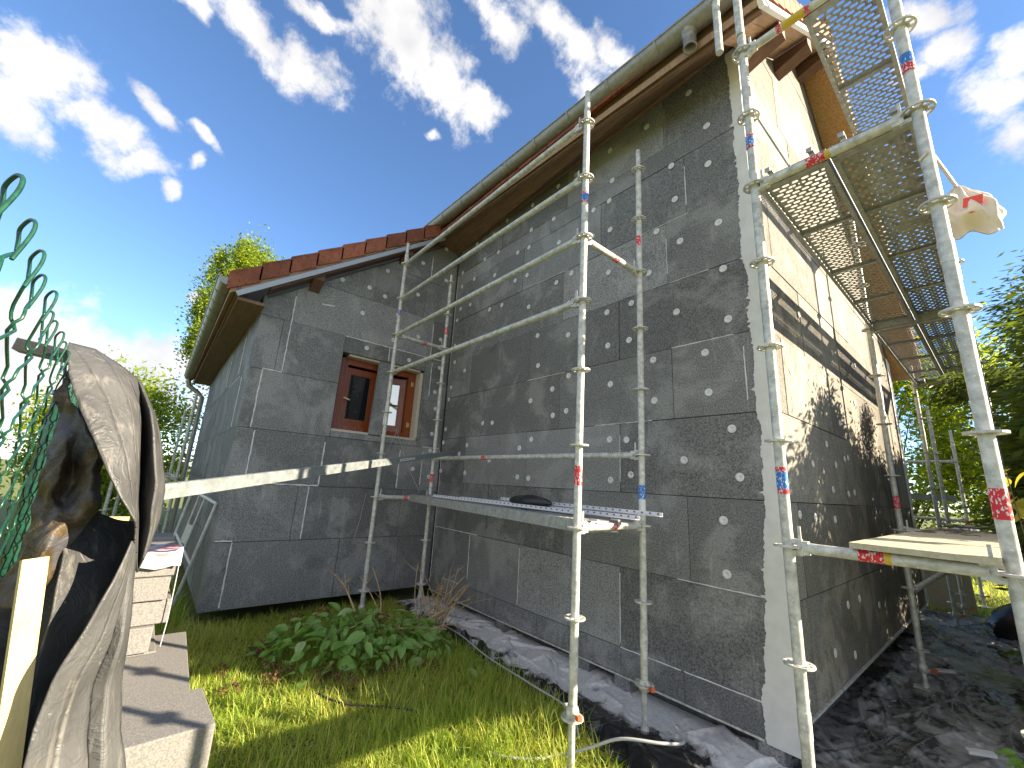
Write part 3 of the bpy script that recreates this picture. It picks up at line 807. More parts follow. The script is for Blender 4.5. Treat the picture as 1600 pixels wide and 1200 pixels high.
# verge tiles on the wing's rake, each its own piece
def verge(x, ya, yb, zf, step, mat, hgt, thick, n0=0):
    n = int(abs(yb - ya) / step)
    sy = 1 if yb > ya else -1
    for i in range(n + 1):
        a = ya + sy * step * i; b = a + sy * (step * 1.06)
        za, zb = zf(a), zf(b)
        e = V3((0, b - a, zb - za)).normalized(); nn = V3((1, 0, 0)).cross(e)
        if nn.z < 0: nn = -nn
        lift = .028
        mb = MB()
        # side flap and top flange of an L-shaped verge tile, lower end riding over the one below
        f = [(a, za + lift), (b, zb), (b, zb + hgt), (a, za + hgt + lift)]
        mb.prism([(x + thick / 2, p[0], p[1]) for p in f], [(x - thick / 2, p[0], p[1]) for p in f])
        f = [(a, za + hgt + lift), (b, zb + hgt), (b, zb + hgt + .022), (a, za + hgt + lift + .022)]
        mb.prism([(x + thick / 2 + .002, p[0], p[1]) for p in f], [(x - .24, p[0], p[1]) for p in f])
        obj('verge_tile', mb, mat, roof_o)
verge(XW + .215, -2.90, -.42, lambda y: 5.50 + .745 * y, .268, 'clay_tile', .185, .02)
verge(.345, -.52, 2.1, lambda y: 5.36 + .76 * y, .20, 'pale_tile', .17, .02)
verge(.345, 5.7, 2.2, lambda y: RID[1] + .14 - (y - RID[0]) * k2, .24, 'pale_tile', .17, .02)
# metal drip trim and barge boards
mb = MB(); mb.bar((XW + .208, -2.80, 5.435 + .745 * -2.80), (XW + .208, -.40, 5.435 + .745 * -.40), .035, .055, (0, -.6, .8)); obj('verge_trim', mb, 'metal_trim', roof_o)
mb = MB(); mb.bar((.335, -.50, 5.305 + .76 * -.5), (.335, RID[0] - .05, 5.30 + .76 * (RID[0] - .05)), .035, .05, (0, -.6, .8))
mb.bar((.335, RID[0] + .05, RID[1] + .10), (.335, 5.70, RID[1] + .13 - (5.7 - RID[0]) * k2), .035, .05, (0, .6, .8)); obj('verge_trim', mb, 'white_trim', roof_o)
# underside boards of the gable overhang, dark purlin ends, OSB lining of the far slope
mb = MB()
for i in range(3):
    x = .005 + .108 * i
    mb.prism([(x, -.42, soff(0, -.42) + .02), (x + .104, -.42, soff(0, -.42) + .02), (x + .104, RID[0], RID[1] + .03), (x, RID[0], RID[1] + .03)],
             [(x, -.42, soff(0, -.42) + .055), (x + .104, -.42, soff(0, -.42) + .055), (x + .104, RID[0], RID[1] + .065), (x, RID[0], RID[1] + .065)])
obj('soffit_board', mb, 'soffit_wood', roof_o)
mb = MB(); y1 = 5.6
f = lambda y: RID[1] + .03 - (y - RID[0]) * k2
mb.prism([(.005, RID[0] + .02, f(RID[0] + .02)), (.32, RID[0] + .02, f(RID[0] + .02)), (.32, y1, f(y1)), (.005, y1, f(y1))], [(.005, RID[0] + .02, f(RID[0]) + .03), (.32, RID[0] + .02, f(RID[0]) + .03), (.32, y1, f(y1) + .03), (.005, y1, f(y1) + .03)])
obj('soffit_board', mb, 'osb', roof_o, label='brown boarded underside of the far roof slope')
for y in (.12, 1.12, RID[0] - .06):
    z = soff(0, y)
    mb = MB(); q = [(y - .07, z - .20), (y + .07, z - .20), (y + .07, z + .02 + .05), (y - .07, z + .02 - .05)]
    q2 = [(y - .07, z - .10), (y + .07, z - .10), (y + .07, z + .02 + .05), (y - .07, z + .02 - .05)]
    mb.prism([(.31, *p) for p in q2], [(.002, *p) for p in q]); obj('purlin', mb, 'dark_wood', roof_o)
for y in (-2.02, -.92):            # purlin ends at the wing, boxed in by the boards
    z = 5.43 + .75 * y
    mb = MB(); mb.prism([(XW + .17, y - .06, z - .09), (XW + .17, y + .06, z - .09), (XW + .17, y + .06, z + .04), (XW + .17, y - .06, z - .05)], [(XW + .004, y - .06, z - .2), (XW + .004, y + .06, z - .2), (XW + .004, y + .06, z + .04), (XW + .004, y - .06, z - .05)])
    obj('purlin', mb, 'dark_wood', roof_o)
# soffit of the wing's rake
mb = MB(); mb.prism([(XW + .003, -2.5, 5.385 - 1.875), (XW + .19, -2.5, 5.385 - 1.875), (XW + .19, -.4, 5.385 - .3), (XW + .003, -.4, 5.385 - .3)],
                    [(XW + .003, -2.5, 5.42 - 1.875), (XW + .19, -2.5, 5.42 - 1.875), (XW + .19, -.4, 5.42 - .3), (XW + .003, -.4, 5.42 - .3)]); obj('soffit_board', mb, 'dark_wood', roof_o)
# eaves: fascia, soffit and half-round zinc gutters
def eave(p, q, inward, drop, fas, gut_r, outlet=None, joints=.5):
    p, q, inw = V3(p), V3(q), V3(inward)
    mb = MB(); mb.bar(p + inw * .11 + V3((0, 0, -drop)), q + inw * .11 + V3((0, 0, -drop)), .035, fas); obj('fascia', mb, 'eave_wood', house)
    d = (q - p); L = d.length; d.normalize(); side = -inw
    n = 12
    def ring(c, r):
        return [c + side * (r * math.cos(math.pi * j / n + math.pi)) + V3((0, 0, -r * math.sin(math.pi * j / n))) for j in range(n + 1)]
    mb = MB()
    mb.grid([ring(p, gut_r), ring(q, gut_r)]); mb.grid([ring(q, gut_r - .004), ring(p, gut_r - .004)])
    mb.tube(p + side * gut_r + V3((0, 0, .004)), q + side * gut_r + V3((0, 0, .004)), .011, n=8)
    for c in (p, q):
        r_ = ring(c, gut_r - .002); mb.add(r_, [tuple(range(len(r_)))])
    g = obj('gutter', mb, 'zinc', house)
    k = int(L / joints)
    for i in range(1, k + 1):
        c = p + d * (L * i / (k + .5)); mb = MB(); mb.grid([ring(c - d * .012, gut_r + .003), ring(c - d * .012, gut_r + .006), ring(c + d * .012, gut_r + .006), ring(c + d * .012, gut_r + .003)], smooth=False)
        obj('gutter_bracket', mb, 'zinc', g)
    if outlet is not None:
        c = p + d * outlet + V3((0, 0, -gut_r)); mb = MB()
        mb.lathe(c, [(.062, .03), (.058, -.02), (.05, -.025), (.05, -.13), (.054, -.13), (.054, -.145), (.042, -.145), (.042, .0)], 16); obj('outlet', mb, 'zinc', g)
eave((-4.38, -.52, 5.385), (.32, -.52, 5.185), (0, 1, 0), .08, .32, .088, 4.22)
mb = MB(); mb.prism([(-4.38, -.39, 5.165), (.002, -.39, 4.995), (.002, .001, 5.335), (-4.38, .001, 5.085)], [(-4.38, -.39, 5.20), (.002, -.39, 5.03), (.002, .001, 5.37), (-4.38, .001, 5.12)]); obj('soffit_board', mb, 'eave_wood', house)
eave((XW + .21, -2.90, 3.50), (-10.35, -2.90, 3.44), (0, 1, 0), .09, .15, .085, None, .36)
mb = MB(); mb.box((-10.3, -2.78, 3.30), (XW + .18, YS - .001, 3.335)); obj('soffit_board', mb, 'eave_wood', house)
mb = MB(); mb.path([(-10.2, -2.9, 3.36), (-10.2, -2.88, 3.22), (-10.18, -2.7, 3.10), (-10.15, -2.60, 3.0), (-10.15, -2.60, .2)], .045, 10); obj('downpipe', mb, 'zinc', house)


# ------------------------------------------------------------------ scaffolding
PR = .0242
def rosette_mesh():
    mb = MB(); n = 24; h = .0045
    def ring(r0, r1):
        vs = []
        for r, z in ((r0, -h), (r1, -h), (r1, h), (r0, h)):
            for j in range(n):
                t = 2 * math.pi * j / n; vs.append((r * math.cos(t), r * math.sin(t), z))
        fs = [(i * n + j, i * n + (j + 1) % n, ((i + 1) % 4) * n + (j + 1) % n, ((i + 1) % 4) * n + j) for i in range(4) for j in range(n)]
        mb.add(vs, fs)
    ring(PR - .001, .036); ring(.052, .062)
    for k in range(8):
        t = math.pi / 8 + k * math.pi / 4; c, s_ = math.cos(t), math.sin(t)
        mb.obox((.044 * c, .044 * s_, 0), (.0095 * c, .0095 * s_, 0), (-.006 * s_, .006 * c, 0), (0, 0, h * .98))
    return mesh_from('rosette', mb, 'galvanised_steel')
ROS = rosette_mesh()
def band(parent, c, axis, L, mat, r=PR):
    """a printed sticker wrapped round a tube"""
    c, a = V3(c), V3(axis).normalized()
    mb = MB(); mb.tube(c - a * L / 2, c + a * L / 2, r + .0009, n=16, caps=False)
    o = obj('sticker', mb, mat, parent)
def rbr(parent, c, axis, L=.09, r=PR):
    a = V3(axis).normalized(); c = V3(c)
    band(parent, c, a, L * .6, 'blue_tape', r)
    for s_ in (-1, 1): band(parent, c + a * s_ * L * .38, a, L * .16, 'red_tape', r)
def standard(root, x, y, z0, z1, r0, lean=(0, 0), zlow=0.0, jack=None):
    """vertical tube with rosettes every half metre (r0 = height of the lowest one)"""
    at = lambda z: V3((x + lean[0] * (z - 1.5), y + lean[1] * (z - 1.5), z))
    mb = MB(); mb.tube(at(z0), at(z1 - .17), PR, n=14); mb.tube(at(z1 - .17), at(z1), PR * .83, n=14)
    k = 1
    while r0 + k * .5 < z1 - .1: k += 1
    for zc in (r0 + .22, r0 + 2.22, ):
        if z0 < zc < z1 - .3: mb.tube(at(zc - .004), at(zc + .10), PR + .0022, n=14)
    p = obj('standard', mb, 'galvanised_steel', root)
    for i in range(k):
        place('rosette', ROS, p, at(r0 + i * .5), (0, 0, random.uniform(-.06, .06)))
    if jack is not None:
        mb = MB(); zz_ = jack; prof = []
        nn = int((z0 + .03 - zz_) / .006)
        for i in range(nn): prof += [(.0175, i * .006), (.0195, i * .006 + .003)]
        mb.lathe(at(zz_), prof, 10); s_ = obj('jack_spindle', mb, 'galvanised_steel', p)
        mb = MB(); c = at(zz_ - .002); mb.box(c + V3((-.075, -.075, -.003)), c + V3((.075, .075, .003))); mb.lathe(c, [(.03, .003), (.022, .04)], 12)
        obj('base_plate', mb, 'galvanised_steel', p)
        mb = MB(); c = at(z0); mb.lathe(c, [(.03, -.045), (.036, -.04), (.036, -.004), (.028, .02)], 12)
        mb.bar(c + V3((.03, -.01, -.02)), c + V3((.085, -.04, -.005)), .02, .022); mb.bar(c + V3((-.03, .01, -.02)), c + V3((-.075, .03, -.015)), .02, .022)
        obj('jack_nut', mb, 'galvanised_steel', p)
        mb = MB(); mb.bar(c + V3((.055, -.024, -.0125)), c + V3((.092, -.044, -.002)), .0225, .0245); obj('jack_wing', mb, 'orange_plastic', p)
    return p
def ledger(root, p, q, name='ledger', r=PR):
    p, q = V3(p), V3(q); d = (q - p).normalized()
    mb = MB(); mb.tube(p + d * .06, q - d * .06, r, n=14)
    for c, s_ in ((p, 1), (q, -1)):
        e = d * s_
        mb.obox(c + e * .062, e * .022, V3((-d.y, d.x, 0)) * .016, V3((0, 0, .030)))
        mb.obox(c + e * .036 + V3((0, 0, .026)), e * .022, V3((-d.y, d.x, 0)) * .012, V3((0, 0, .011)))
        mb.obox(c + e * .036 + V3((0, 0, -.026)), e * .022, V3((-d.y, d.x, 0)) * .012, V3((0, 0, .011)))
        mb.obox(c + e * .050 + V3((0, 0, .035)), e * .006, V3((-d.y, d.x, 0)) * .004, V3((0, 0, .060)))
    return obj(name, mb, 'galvanised_steel', root)

def deck_mesh(L=3.02, w=.32, sparse=False):
    """perforated steel plank, local x = width, y = length, z = 0 at the top sheet"""
    mb = MB()
    hw = w / 2 - .012
    nx, cy = (6, .034) if not sparse else (7, .040)
    ny = int(L / cy); cx = 2 * hw / nx; cy = L / ny
    ha, hb = (cx * .39, cy * .29) if not sparse else (cx * .21, cy * .22)
    vs, fs = [], []
    for j in range(ny):
        y0 = -L / 2 + j * cy
        sh = 0 if j % 2 == 0 else cx / 2
        xs = [-hw + i * cx + sh for i in range(nx if sh == 0 else nx - 1)]
        rib = any(abs((y0 + cy / 2) - f * L) < .03 for f in (-.25, 0, .25)) or j < 3 or j > ny - 4
        if rib:
            k = len(vs); vs += [(-hw, y0, 0), (hw, y0, 0), (hw, y0 + cy, 0), (-hw, y0 + cy, 0)]; fs.append((k, k + 1, k + 2, k + 3)); continue
        if sh:
            for a, b in ((-hw, -hw + cx / 2), (hw - cx / 2, hw)):
                k = len(vs); vs += [(a, y0, 0), (b, y0, 0), (b, y0 + cy, 0), (a, y0 + cy, 0)]; fs.append((k, k + 1, k + 2, k + 3))
        for ii, x0 in enumerate(xs):
            if sparse and (ii % 2 == 1):
                sa, sb = ha * .45, hb * .5
            else: sa, sb = ha, hb
            c = (x0 + cx / 2, y0 + cy / 2); k = len(vs)
            out = [(x0, y0), (c[0], y0), (x0 + cx, y0), (x0 + cx, c[1]), (x0 + cx, y0 + cy), (c[0], y0 + cy), (x0, y0 + cy), (x0, c[1])]
            for p in out: vs.append((p[0], p[1], 0))
            for t in (225, 270, 315, 0, 45, 90, 135, 180):
                vs.append((c[0] + sa * math.cos(R(t)) * (1 if t % 90 == 0 else 1.12), c[1] + sb * math.sin(R(t)) * (1 if t % 90 == 0 else 1.15), -.003))
            for i in range(8):
                fs.append((k + i, k + (i + 1) % 8, k + 8 + (i + 1) % 8, k + 8 + i))
    mb.add(vs, fs)
    for s_ in (-1, 1):               # C-shaped side rails
        x = s_ * w / 2
        mb.box((min(x, x - s_ * .003), -L / 2, -.075), (max(x, x - s_ * .003), L / 2, .003))
        mb.box((min(x - s_ * .0031, x - s_ * .022), -L / 2, -.075), (max(x - s_ * .0031, x - s_ * .022), L / 2, -.072))
        mb.box((min(x - s_ * .0031, x - s_ * .014), -L / 2, -.0005), (max(x - s_ * .0031, x - s_ * .014), L / 2, .0025))
    for f in (-.25, 0, .25):         # cross ribs
        mb.tube((-hw, f * L, -.018), (hw, f * L, -.018), .010, n=8)
    for e in (-1, 1):                # end caps with hooks over the transom
        y = e * L / 2
        mb.box((-hw, min(y, y - e * .05), -.07), (hw, max(y, y - e * .05), -.0012))
        for x in (-.10, .10):
            mb.obox((x, y + e * .022, .010), (.013, 0, 0), (0, .034, 0), (0, 0, .003))
            mb.obox((x, y + e * .058, -.003), (.013, 0, 0), (0, .003, 0), (0, 0, .013))
    return mesh_from('plank', mb, 'deck_steel')
PLANK = deck_mesh(); PLANK_S = deck_mesh(sparse=True)

# tower in the corner in front of the eave wall
tower = thing('scaffold', 'narrow steel scaffold bay standing in the corner between the window wall and the eave wall', 'scaffold', (-2.3, -.74, 0), 'scaffold bays around the house')
X0, X1, YO, YI = -3.83, -.77, -1.08, -.37
H = .79                              # rosette heights: H + k/2
so_r = standard(tower, X1, YO, .33, 4.60, .29, (.006, .006), jack=.02)
si_r = standard(tower, X1, YI, .30, 4.50, .29, (.006, .004), jack=.02)
so_l = standard(tower, X0, YO, .14, 4.62, .30, jack=.02)
si_l = standard(tower, X0, YI, .16, 4.42, .30, jack=.02)
for z in (2.79, 3.29, 3.79, 4.29): ledger(tower, (X0, YO, z + .012), (X1 + .006, YO, z))
l_in = ledger(tower, (X0, YI, 1.80), (X1, YI, 1.79))
ta = ledger(tower, (X1, YO, 3.29), (X1, YI, 3.29), 'transom'); tb = ledger(tower, (X0, YO, 3.30), (X0, YI, 3.30), 'transom')
tc = ledger(tower, (X1, YO, 1.29), (X1, YI, 1.29), 'transom'); td = ledger(tower, (X0, YO, 1.30), (X0, YI, 1.30), 'transom')
rbr(so_r, (X1 + .013, YO + .013, 3.62), (0, 0, 1), .10); band(so_r, (X1, YO, 1.60), (0, 0, 1), .12, 'red_tape')
band(si_r, (X1 + .011, YI + .007, 3.58), (0, 0, 1), .09, 'red_tape'); band(si_r, (X1, YI, 1.52), (0, 0, 1), .10, 'blue_tape'); band(si_r, (X1, YI, 1.415), (0, 0, 1), .11, 'white_tape')
rbr(so_l, (X0, YO, 3.60), (0, 0, 1), .09); band(si_l, (X0, YI, 3.56), (0, 0, 1), .11, 'red_tape'); band(si_l, (X0, YI, 1.55), (0, 0, 1), .10, 'red_tape')
band(ta, (X1, YO + .40, 3.29), (0, 1, 0), .06, 'red_tape'); band(tb, (X0, YO + .40, 3.30), (0, 1, 0), .06, 'red_tape'); band(tc, (X1, YO + .36, 1.29), (0, 1, 0), .05, 'red_tape')
band(l_in, (-2.72, YI, 1.797), (1, 0, 0), .08, 'red_tape'); band(td, (X0, YO + .37, 1.30), (0, 1, 0), .05, 'red_tape')
pk = bpy.data.objects.new('plank', PLANK); COL.objects.link(pk); pk.parent = tower
p0, p1 = V3((X0, -.50, 1.335)), V3((X1, -.80, 1.322)); d = p1 - p0
pk.matrix_local = Matrix.Translation((p0 + p1) / 2 - OFF[tower.name]) @ d.to_track_quat('Y', 'Z').to_matrix().to_4x4()
OFF[pk.name] = (p0 + p1) / 2

# bay along the gable, seen from below
gab = thing('scaffold', 'tall steel scaffold along the gable wall with perforated planks overhead', 'scaffold', (.6, 2.3, 0), 'scaffold bays around the house')
GX0, GX1 = .255, .950
GY = [-.745, 2.32, 5.39]
lean = (.004, .002)
std = {}
for i, y in enumerate(GY):
    std[0, i] = standard(gab, GX0, y, .18 if i else .30, 4.62 if i == 0 else 3.62, .31, lean if i == 0 else (0, 0), jack=.02)
    std[1, i] = standard(gab, GX1, y, .2, 6.7 if i == 0 else 3.62, .31, lean if i == 0 else (0, 0), jack=.02)
def gt(y, z, name='transom'): return ledger(gab, (GX0, y, z), (GX1, y, z), name)
t1 = gt(GY[0], 3.30); t2 = gt(GY[1], 3.30); t3 = gt(GY[2], 3.30)
t4 = ledger(gab, (GX0 + .01, GY[0], 4.30), (GX1 + .01, GY[0], 4.30), 'transom')
t5 = gt(GY[0], 1.31); t6 = gt(GY[1], 1.31); t7 = gt(GY[2], 1.31)
t8 = ledger(gab, (GX0, GY[1], 4.30), (GX1, GY[1], 4.30), 'transom')
ext = standard(gab, GX0, GY[1], 3.62, 4.9, 3.81); ext2 = standard(gab, GX1, GY[1], 3.62, 4.9, 3.81)
for k in range(2):
    ym = (GY[k] + GY[k + 1]) / 2
    place('plank', PLANK, gab, (.445, ym, 3.352)); place('plank', PLANK_S, gab, (.782, ym, 3.352))
place('plank', PLANK, gab, (.752, (GY[0] + GY[1]) / 2, 4.352))
ledger(gab, (GX1, GY[0], 5.31), (GX1, GY[1], 5.31))
rbr(std[0, 0], (GX0 + .0085, GY[0], 3.62), (0, 0, 1), .10); rbr(std[0, 0], (GX0 + .0005, GY[0], 1.615), (0, 0, 1), .14)
band(std[1, 0], (GX1 + .0085, GY[0] + .004, 3.61), (0, 0, 1), .055, 'blue_tape'); band(std[1, 0], (GX1 + .0083, GY[0] + .004, 3.555), (0, 0, 1), .05, 'red_tape')
band(std[1, 0], (GX1, GY[0], 1.55), (0, 0, 1), .11, 'red_tape'); band(std[0, 1], (GX0, GY[1], 1.56), (0, 0, 1), .12, 'red_tape')
for t, z in ((t1, 3.30), (t5, 1.31)):
    band(t, (.56, GY[0], z), (1, 0, 0), .085, 'red_tape'); band(t, (.615, GY[0], z), (1, 0, 0), .02, 'yellow_tape')
band(t4, (.55, GY[0], 4.30), (1, 0, 0), .11, 'yellow_tape'); band(t4, (.62, GY[0], 4.30), (1, 0, 0), .025, 'red_tape'); band(t4, (.475, GY[0], 4.30), (1, 0, 0), .025, 'red_tape')
# short hanging tube clamped to the top of the gable bay, and a raking brace low down
mb = MB(); mb.tube((.115, -.70, 4.50), (.115, -.70, 6.2), PR, n=14); mb.tube((.115, -.70, 4.97), (.115, -.70, 5.03), PR + .012, n=10); mb.bar((.12, -.70, 5.0), (.25, -.72, 5.0), .03, .04)
hang = obj('hanging_tube', mb, 'galvanised_steel', gab)
mb = MB(); mb.tube((.265, -.745, 4.46), (.265, -.745, 5.6), PR, n=14); obj('extension_tube', mb, 'galvanised_steel', gab)
mb = MB(); mb.tube((.28, 2.36, .80), (.92, 5.3, 1.28), PR, n=12); obj('brace', mb, 'galvanised_steel', gab)
mb = MB(); mb.tube((.30, 5.43, 1.25), (.95, 5.5, .9), .018, n=10); mb.path([(.25, 5.45, 1.33), (.42, 5.5, 1.30), (.6, 5.52, 1.16), (.62, 5.52, .7)], .012, 8); obj('brace', mb, 'galvanised_steel', gab)

# bay at the far corner of the gable
farb = thing('scaffold', 'distant steel scaffold bay behind the far end of the gable wall', 'scaffold', (-.4, 7.6, 0), 'scaffold bays around the house')
for x, y in ((.30, 6.05), (.42, 7.6), (-1.6, 7.6), (-1.6, 6.9)):
    s_ = standard(farb, x, y, .2, 2.9 if y > 7 else 3.1, .35, jack=.02)
    band(s_, (x, y, 1.3), (0, 0, 1), .12, 'red_tape')
for z in (1.35, 2.35): ledger(farb, (-1.6, 7.6, z), (.42, 7.6, z))
mb = MB(); mb.box((-1.6, 7.02, 1.66), (.36, 7.32, 1.75)); obj('plank', mb, 'aluminium_bar', farb)
# bay along the wing's side wall
sideb = thing('scaffold', 'steel scaffold bay beside the long side wall of the wing', 'scaffold', (-9, -3.1, 0), 'scaffold bays around the house')
for x, y, h in ((-7.6, -2.80, 2.72), (-10.6, -2.82, 2.72), (-7.6, -3.53, 2.2), (-10.6, -3.53, 2.72)):
    standard(sideb, x, y, .2, h, .345, jack=.02)
for z in (1.345, ):
    ledger(sideb, (-10.6, -2.82, z), (-7.6, -2.80, z)); ledger(sideb, (-10.6, -3.53, z), (-7.6, -3.53, z)); ledger(sideb, (-7.6, -3.53, z), (-7.6, -2.8, z), 'transom'); ledger(sideb, (-10.6, -3.53, z), (-10.6, -2.82, z), 'transom')
mb = MB(); mb.box((-10.5, -3.45, 1.38), (-7.65, -3.14, 1.43)); obj('plank', mb, 'deck_steel', sideb)

# ------------------------------------------------------------------ loose things on the scaffolds
mb = MB(); a, b = V3((-3.50, -.28, 1.872)), V3((-.86, -3.125, 1.425)); d = (b - a).normalized(); s_ = d.cross(V3((0, 0, 1))).normalized(); u = s_.cross(d)
for c0, c1, w, h in ((-.05, -.05, 0, 0),):
    L = (b - a).length / 2; c = (a + b) / 2
    mb.obox(c + s_ * .010, d * L, s_ * .0015, u * .026); mb.obox(c - s_ * .010, d * L, s_ * .0015, u * .026)
    mb.obox(c + u * .0245, d * L, s_ * .0084, u * .0015); mb.obox(c - u * .0245, d * L, s_ * .0084, u * .0015)
    mb.obox(c + u * .012 - s_ * .0120, d * L, s_ * .0006, u * .006); mb.obox(c + u * .012 + s_ * .0120, d * L, s_ * .0006, u * .006)
bar = obj('straightedge', mb, 'aluminium_bar', None, 'long aluminium plasterer\'s straightedge sloping from the corner scaffold to the fence', 'straightedge')
mb = MB(); c = a + d * 1.60; mb.obox(c + s_ * .0128, d * .17, s_ * .0003, u * .009); mb.obox(c - s_ * .0128, d * .17, s_ * .0003, u * .009)
lb = obj('printed_label', mb, 'white_tape', bar)
mb = MB(); 
for i in range(11):
    for q in (1, -1): mb.obox(c + d * (-.14 + .028 * i) + s_ * .0133 * q, d * random.uniform(.004, .010), s_ * .0002, u * .005)
obj('lettering', mb, 'cable_dark', lb)
# white corner beads and a black bag on the low plank
for i, (xa, xb, y, dz, w, l_) in enumerate([(-2.9, -.62, -.60, 0, .05, 'longest white plastic corner bead lying along the low scaffold plank'), (-2.3, -.50, -.52, .03, .035, 'thin white corner bead resting across the others on the low scaffold plank'), (-3.3, -1.0, -.70, 0, .03, 'white corner bead nearest the outer edge of the low scaffold plank')]):
    mb = MB(); z = 1.345 + dz
    mb.bar((xa, y + .05, z), (xb, y - .06, z), w, .002); mb.bar((xa, y + .05 + w / 2, z + .012), (xb, y - .06 + w / 2, z + .012), .002, .024)
    for k in range(int((xb - xa) / .06)):
        t = (k + .5) / int((xb - xa) / .06); x = xa + (xb - xa) * t; yy = y + .05 - .11 * t + w / 2
        mb.box((x - .007, yy - .0032, z + .010), (x + .007, yy - .0012, z + .018), 1)
    obj('corner_bead', mb, ['profile_white', 'cable_dark'], None, l_, 'corner bead', 'corner beads on the low plank')
mb = MB(); rows = []
for i in range(15):
    t = i / 14; rr = .055 * (math.sin(math.pi * min(1, t * 1.02 + .02)) ** .45); rows.append([(-1.95 + .52 * t, -.62 + .012 * math.sin(t * 9) + rr * 1.2 * math.cos(a_), 1.39 + max(-.045, rr * math.sin(a_) * (1 + .15 * math.sin(t * 17 + a_ * 3)))) for a_ in np.linspace(0, 2 * math.pi, 17)])
mb.grid(rows); obj('rubbish_bag', mb, 'black_bag', None, 'crumpled black plastic bag lying on the low scaffold plank', 'bag')
# wooden board on the low transoms of the gable bay
mb = MB(); mb.box((.50, -.80, 1.338), (.925, 2.2, 1.362)); pb = obj('platform_board', mb, 'platform_wood', None, 'pale wooden board laid on the low gable scaffold level', 'board')
mb = MB()
for k in range(26):
    mb.obox((random.uniform(.52, .9), random.uniform(.9, 2.1), 1.3635), (random.uniform(.01, .05), random.uniform(-.03, .03), 0), (random.uniform(-.02, .02), random.uniform(.01, .04), 0), (0, 0, .0012))
obj('dirt', mb, 'bark', pb, kind='stuff')
# torn sack on the outer standard
mb = MB(); rows = []
for i in range(41):
    t = i / 40; row = []
    sm = max(0.0, min(1.0, (t - .70) / .30)); sm = sm * sm * (3 - 2 * sm)
    rx = .014 + .082 * math.sin(math.pi * min(.62, t * .72 + .02)) ** 1.3; ry = rx * .75 * (1 - sm) + .004
    for j in range(73):
        a_ = 2 * math.pi * j / 72
        pl_ = 1 + (1 - t) * .28 * math.sin(a_ * 9 + 2 * math.sin(t * 5)) + .10 * math.sin(a_ * 4 + t * 9) * (1 - sm) + .07 * abs(math.sin(a_ * 6.5 - t * 13))
        c_ = math.cos(a_)
        row.append((1.025 + .012 * t + rx * pl_ * c_, -.50 + ry * pl_ * math.sin(a_) + .014 * math.sin(c_ * 7 + t * 6) * t, 2.99 - .25 * t - .022 * c_ * t + .016 * t * math.sin(c_ * 6 + 1)))
    rows.append(row)
mb.grid(rows)
sack = obj('sack', mb, 'sack_plastic', None, 'torn pale plastic sack with a red print hanging on the outer scaffold tube', 'sack')
mb = MB(); mb.obox((1.06, -.578, 2.86), (.03, .006, 0), (0, .0015, 0), (.004, 0, .022)); mb.obox((1.062, -.574, 2.82), (.022, .004, 0), (0, .0015, 0), (0, 0, .014)); obj('red_mark', mb, 'red_print', sack)
mb = MB(); mb.path([(1.03, -.50, 2.97), (1.0, -.58, 3.05), (.975, -.70, 3.08), (.958, -.775, 3.06), (.93, -.76, 3.04)], .007, 6); obj('tie', mb, 'sack_plastic', sack)
# offcut of board leaning in the window opening
mb = MB(); c = V3((XW - .035, -.985, 2.55)); mb.obox(c, (.025, 0, .01), (0, .082, 0), (-.012, .014, .50)); obj('insulation_strip', mb, 'graphite_board', None, 'grey insulation offcut standing upright in the window opening', 'insulation strip')
# thin tie wires hanging from the window
mb = MB(); mb.path([(XW + .02, -.72, 2.16), (XW + .05, -.62, 1.9), (XW + .10, -.48, 1.6), (XW + .25, -.40, 1.36)], .003, 5); mb.path([(XW + .02, -.72, 2.12), (XW + .02, -.80, 1.9), (XW + .02, -.86, 1.72)], .003, 5); mb.path([(XW + .02, -1.02, 1.32), (XW + .03, -1.06, 1.0), (XW + .02, -1.10, .75)], .003, 5)
obj('tie_wire', mb, 'cable', None, 'thin grey wires dangling below the window in the corner', 'wire')
# welded frame leaning on the side wall
fr_ = thing('trestle_frame', 'small white welded metal frame leaning against the long side wall', 'trestle', (-4.9, -2.75, 0))
TL_, TR_, BL_, BR_ = V3((-5.12, -2.72, 1.26)), V3((-4.45, -2.54, 1.16)), V3((-5.50, -2.87, .0)), V3((-4.87, -2.70, .0))
P_ = lambda u, v: (BL_.lerp(BR_, u)).lerp(TL_.lerp(TR_, u), v)
tl, trt, bl, br_ = P_(0, 1), P_(1, 1), P_(0, 0), P_(1, 0)
for nm, p, q, r_ in (('leg', tl, bl, .016), ('leg', trt, br_, .016), ('top_rail', tl, trt, .016), ('cross_rail', P_(0, .62), P_(1, .46), .014), ('upright', P_(.33, 1), P_(.33, .02), .010), ('upright', P_(.55, 1), P_(.55, .02), .010)):
    mb = MB(); mb.tube(p, q, r_, n=8); obj(nm, mb, 'white_metal', fr_)
mb = MB(); c = P_(.44, .66); mb.obox(c, (P_(.6, .66) - P_(.4, .66)) / 2, (0, .006, 0), (P_(.44, .74) - P_(.44, .58)) / 2); obj('plate', mb, 'white_metal', fr_)


def catmull(pts, k):
    out = []; n = len(pts)
    for i in range(n - 1):
        p = [np.array(pts[max(0, min(n - 1, i + j))]) for j in (-1, 0, 1, 2)]
        for s_ in range(k):
            t = s_ / k
            out.append(.5 * ((2 * p[1]) + (-p[0] + p[2]) * t + (2 * p[0] - 5 * p[1] + 4 * p[2] - p[3]) * t * t + (-p[0] + 3 * p[1] - 3 * p[2] + p[3]) * t ** 3))
    out.append(np.array(pts[-1])); return out

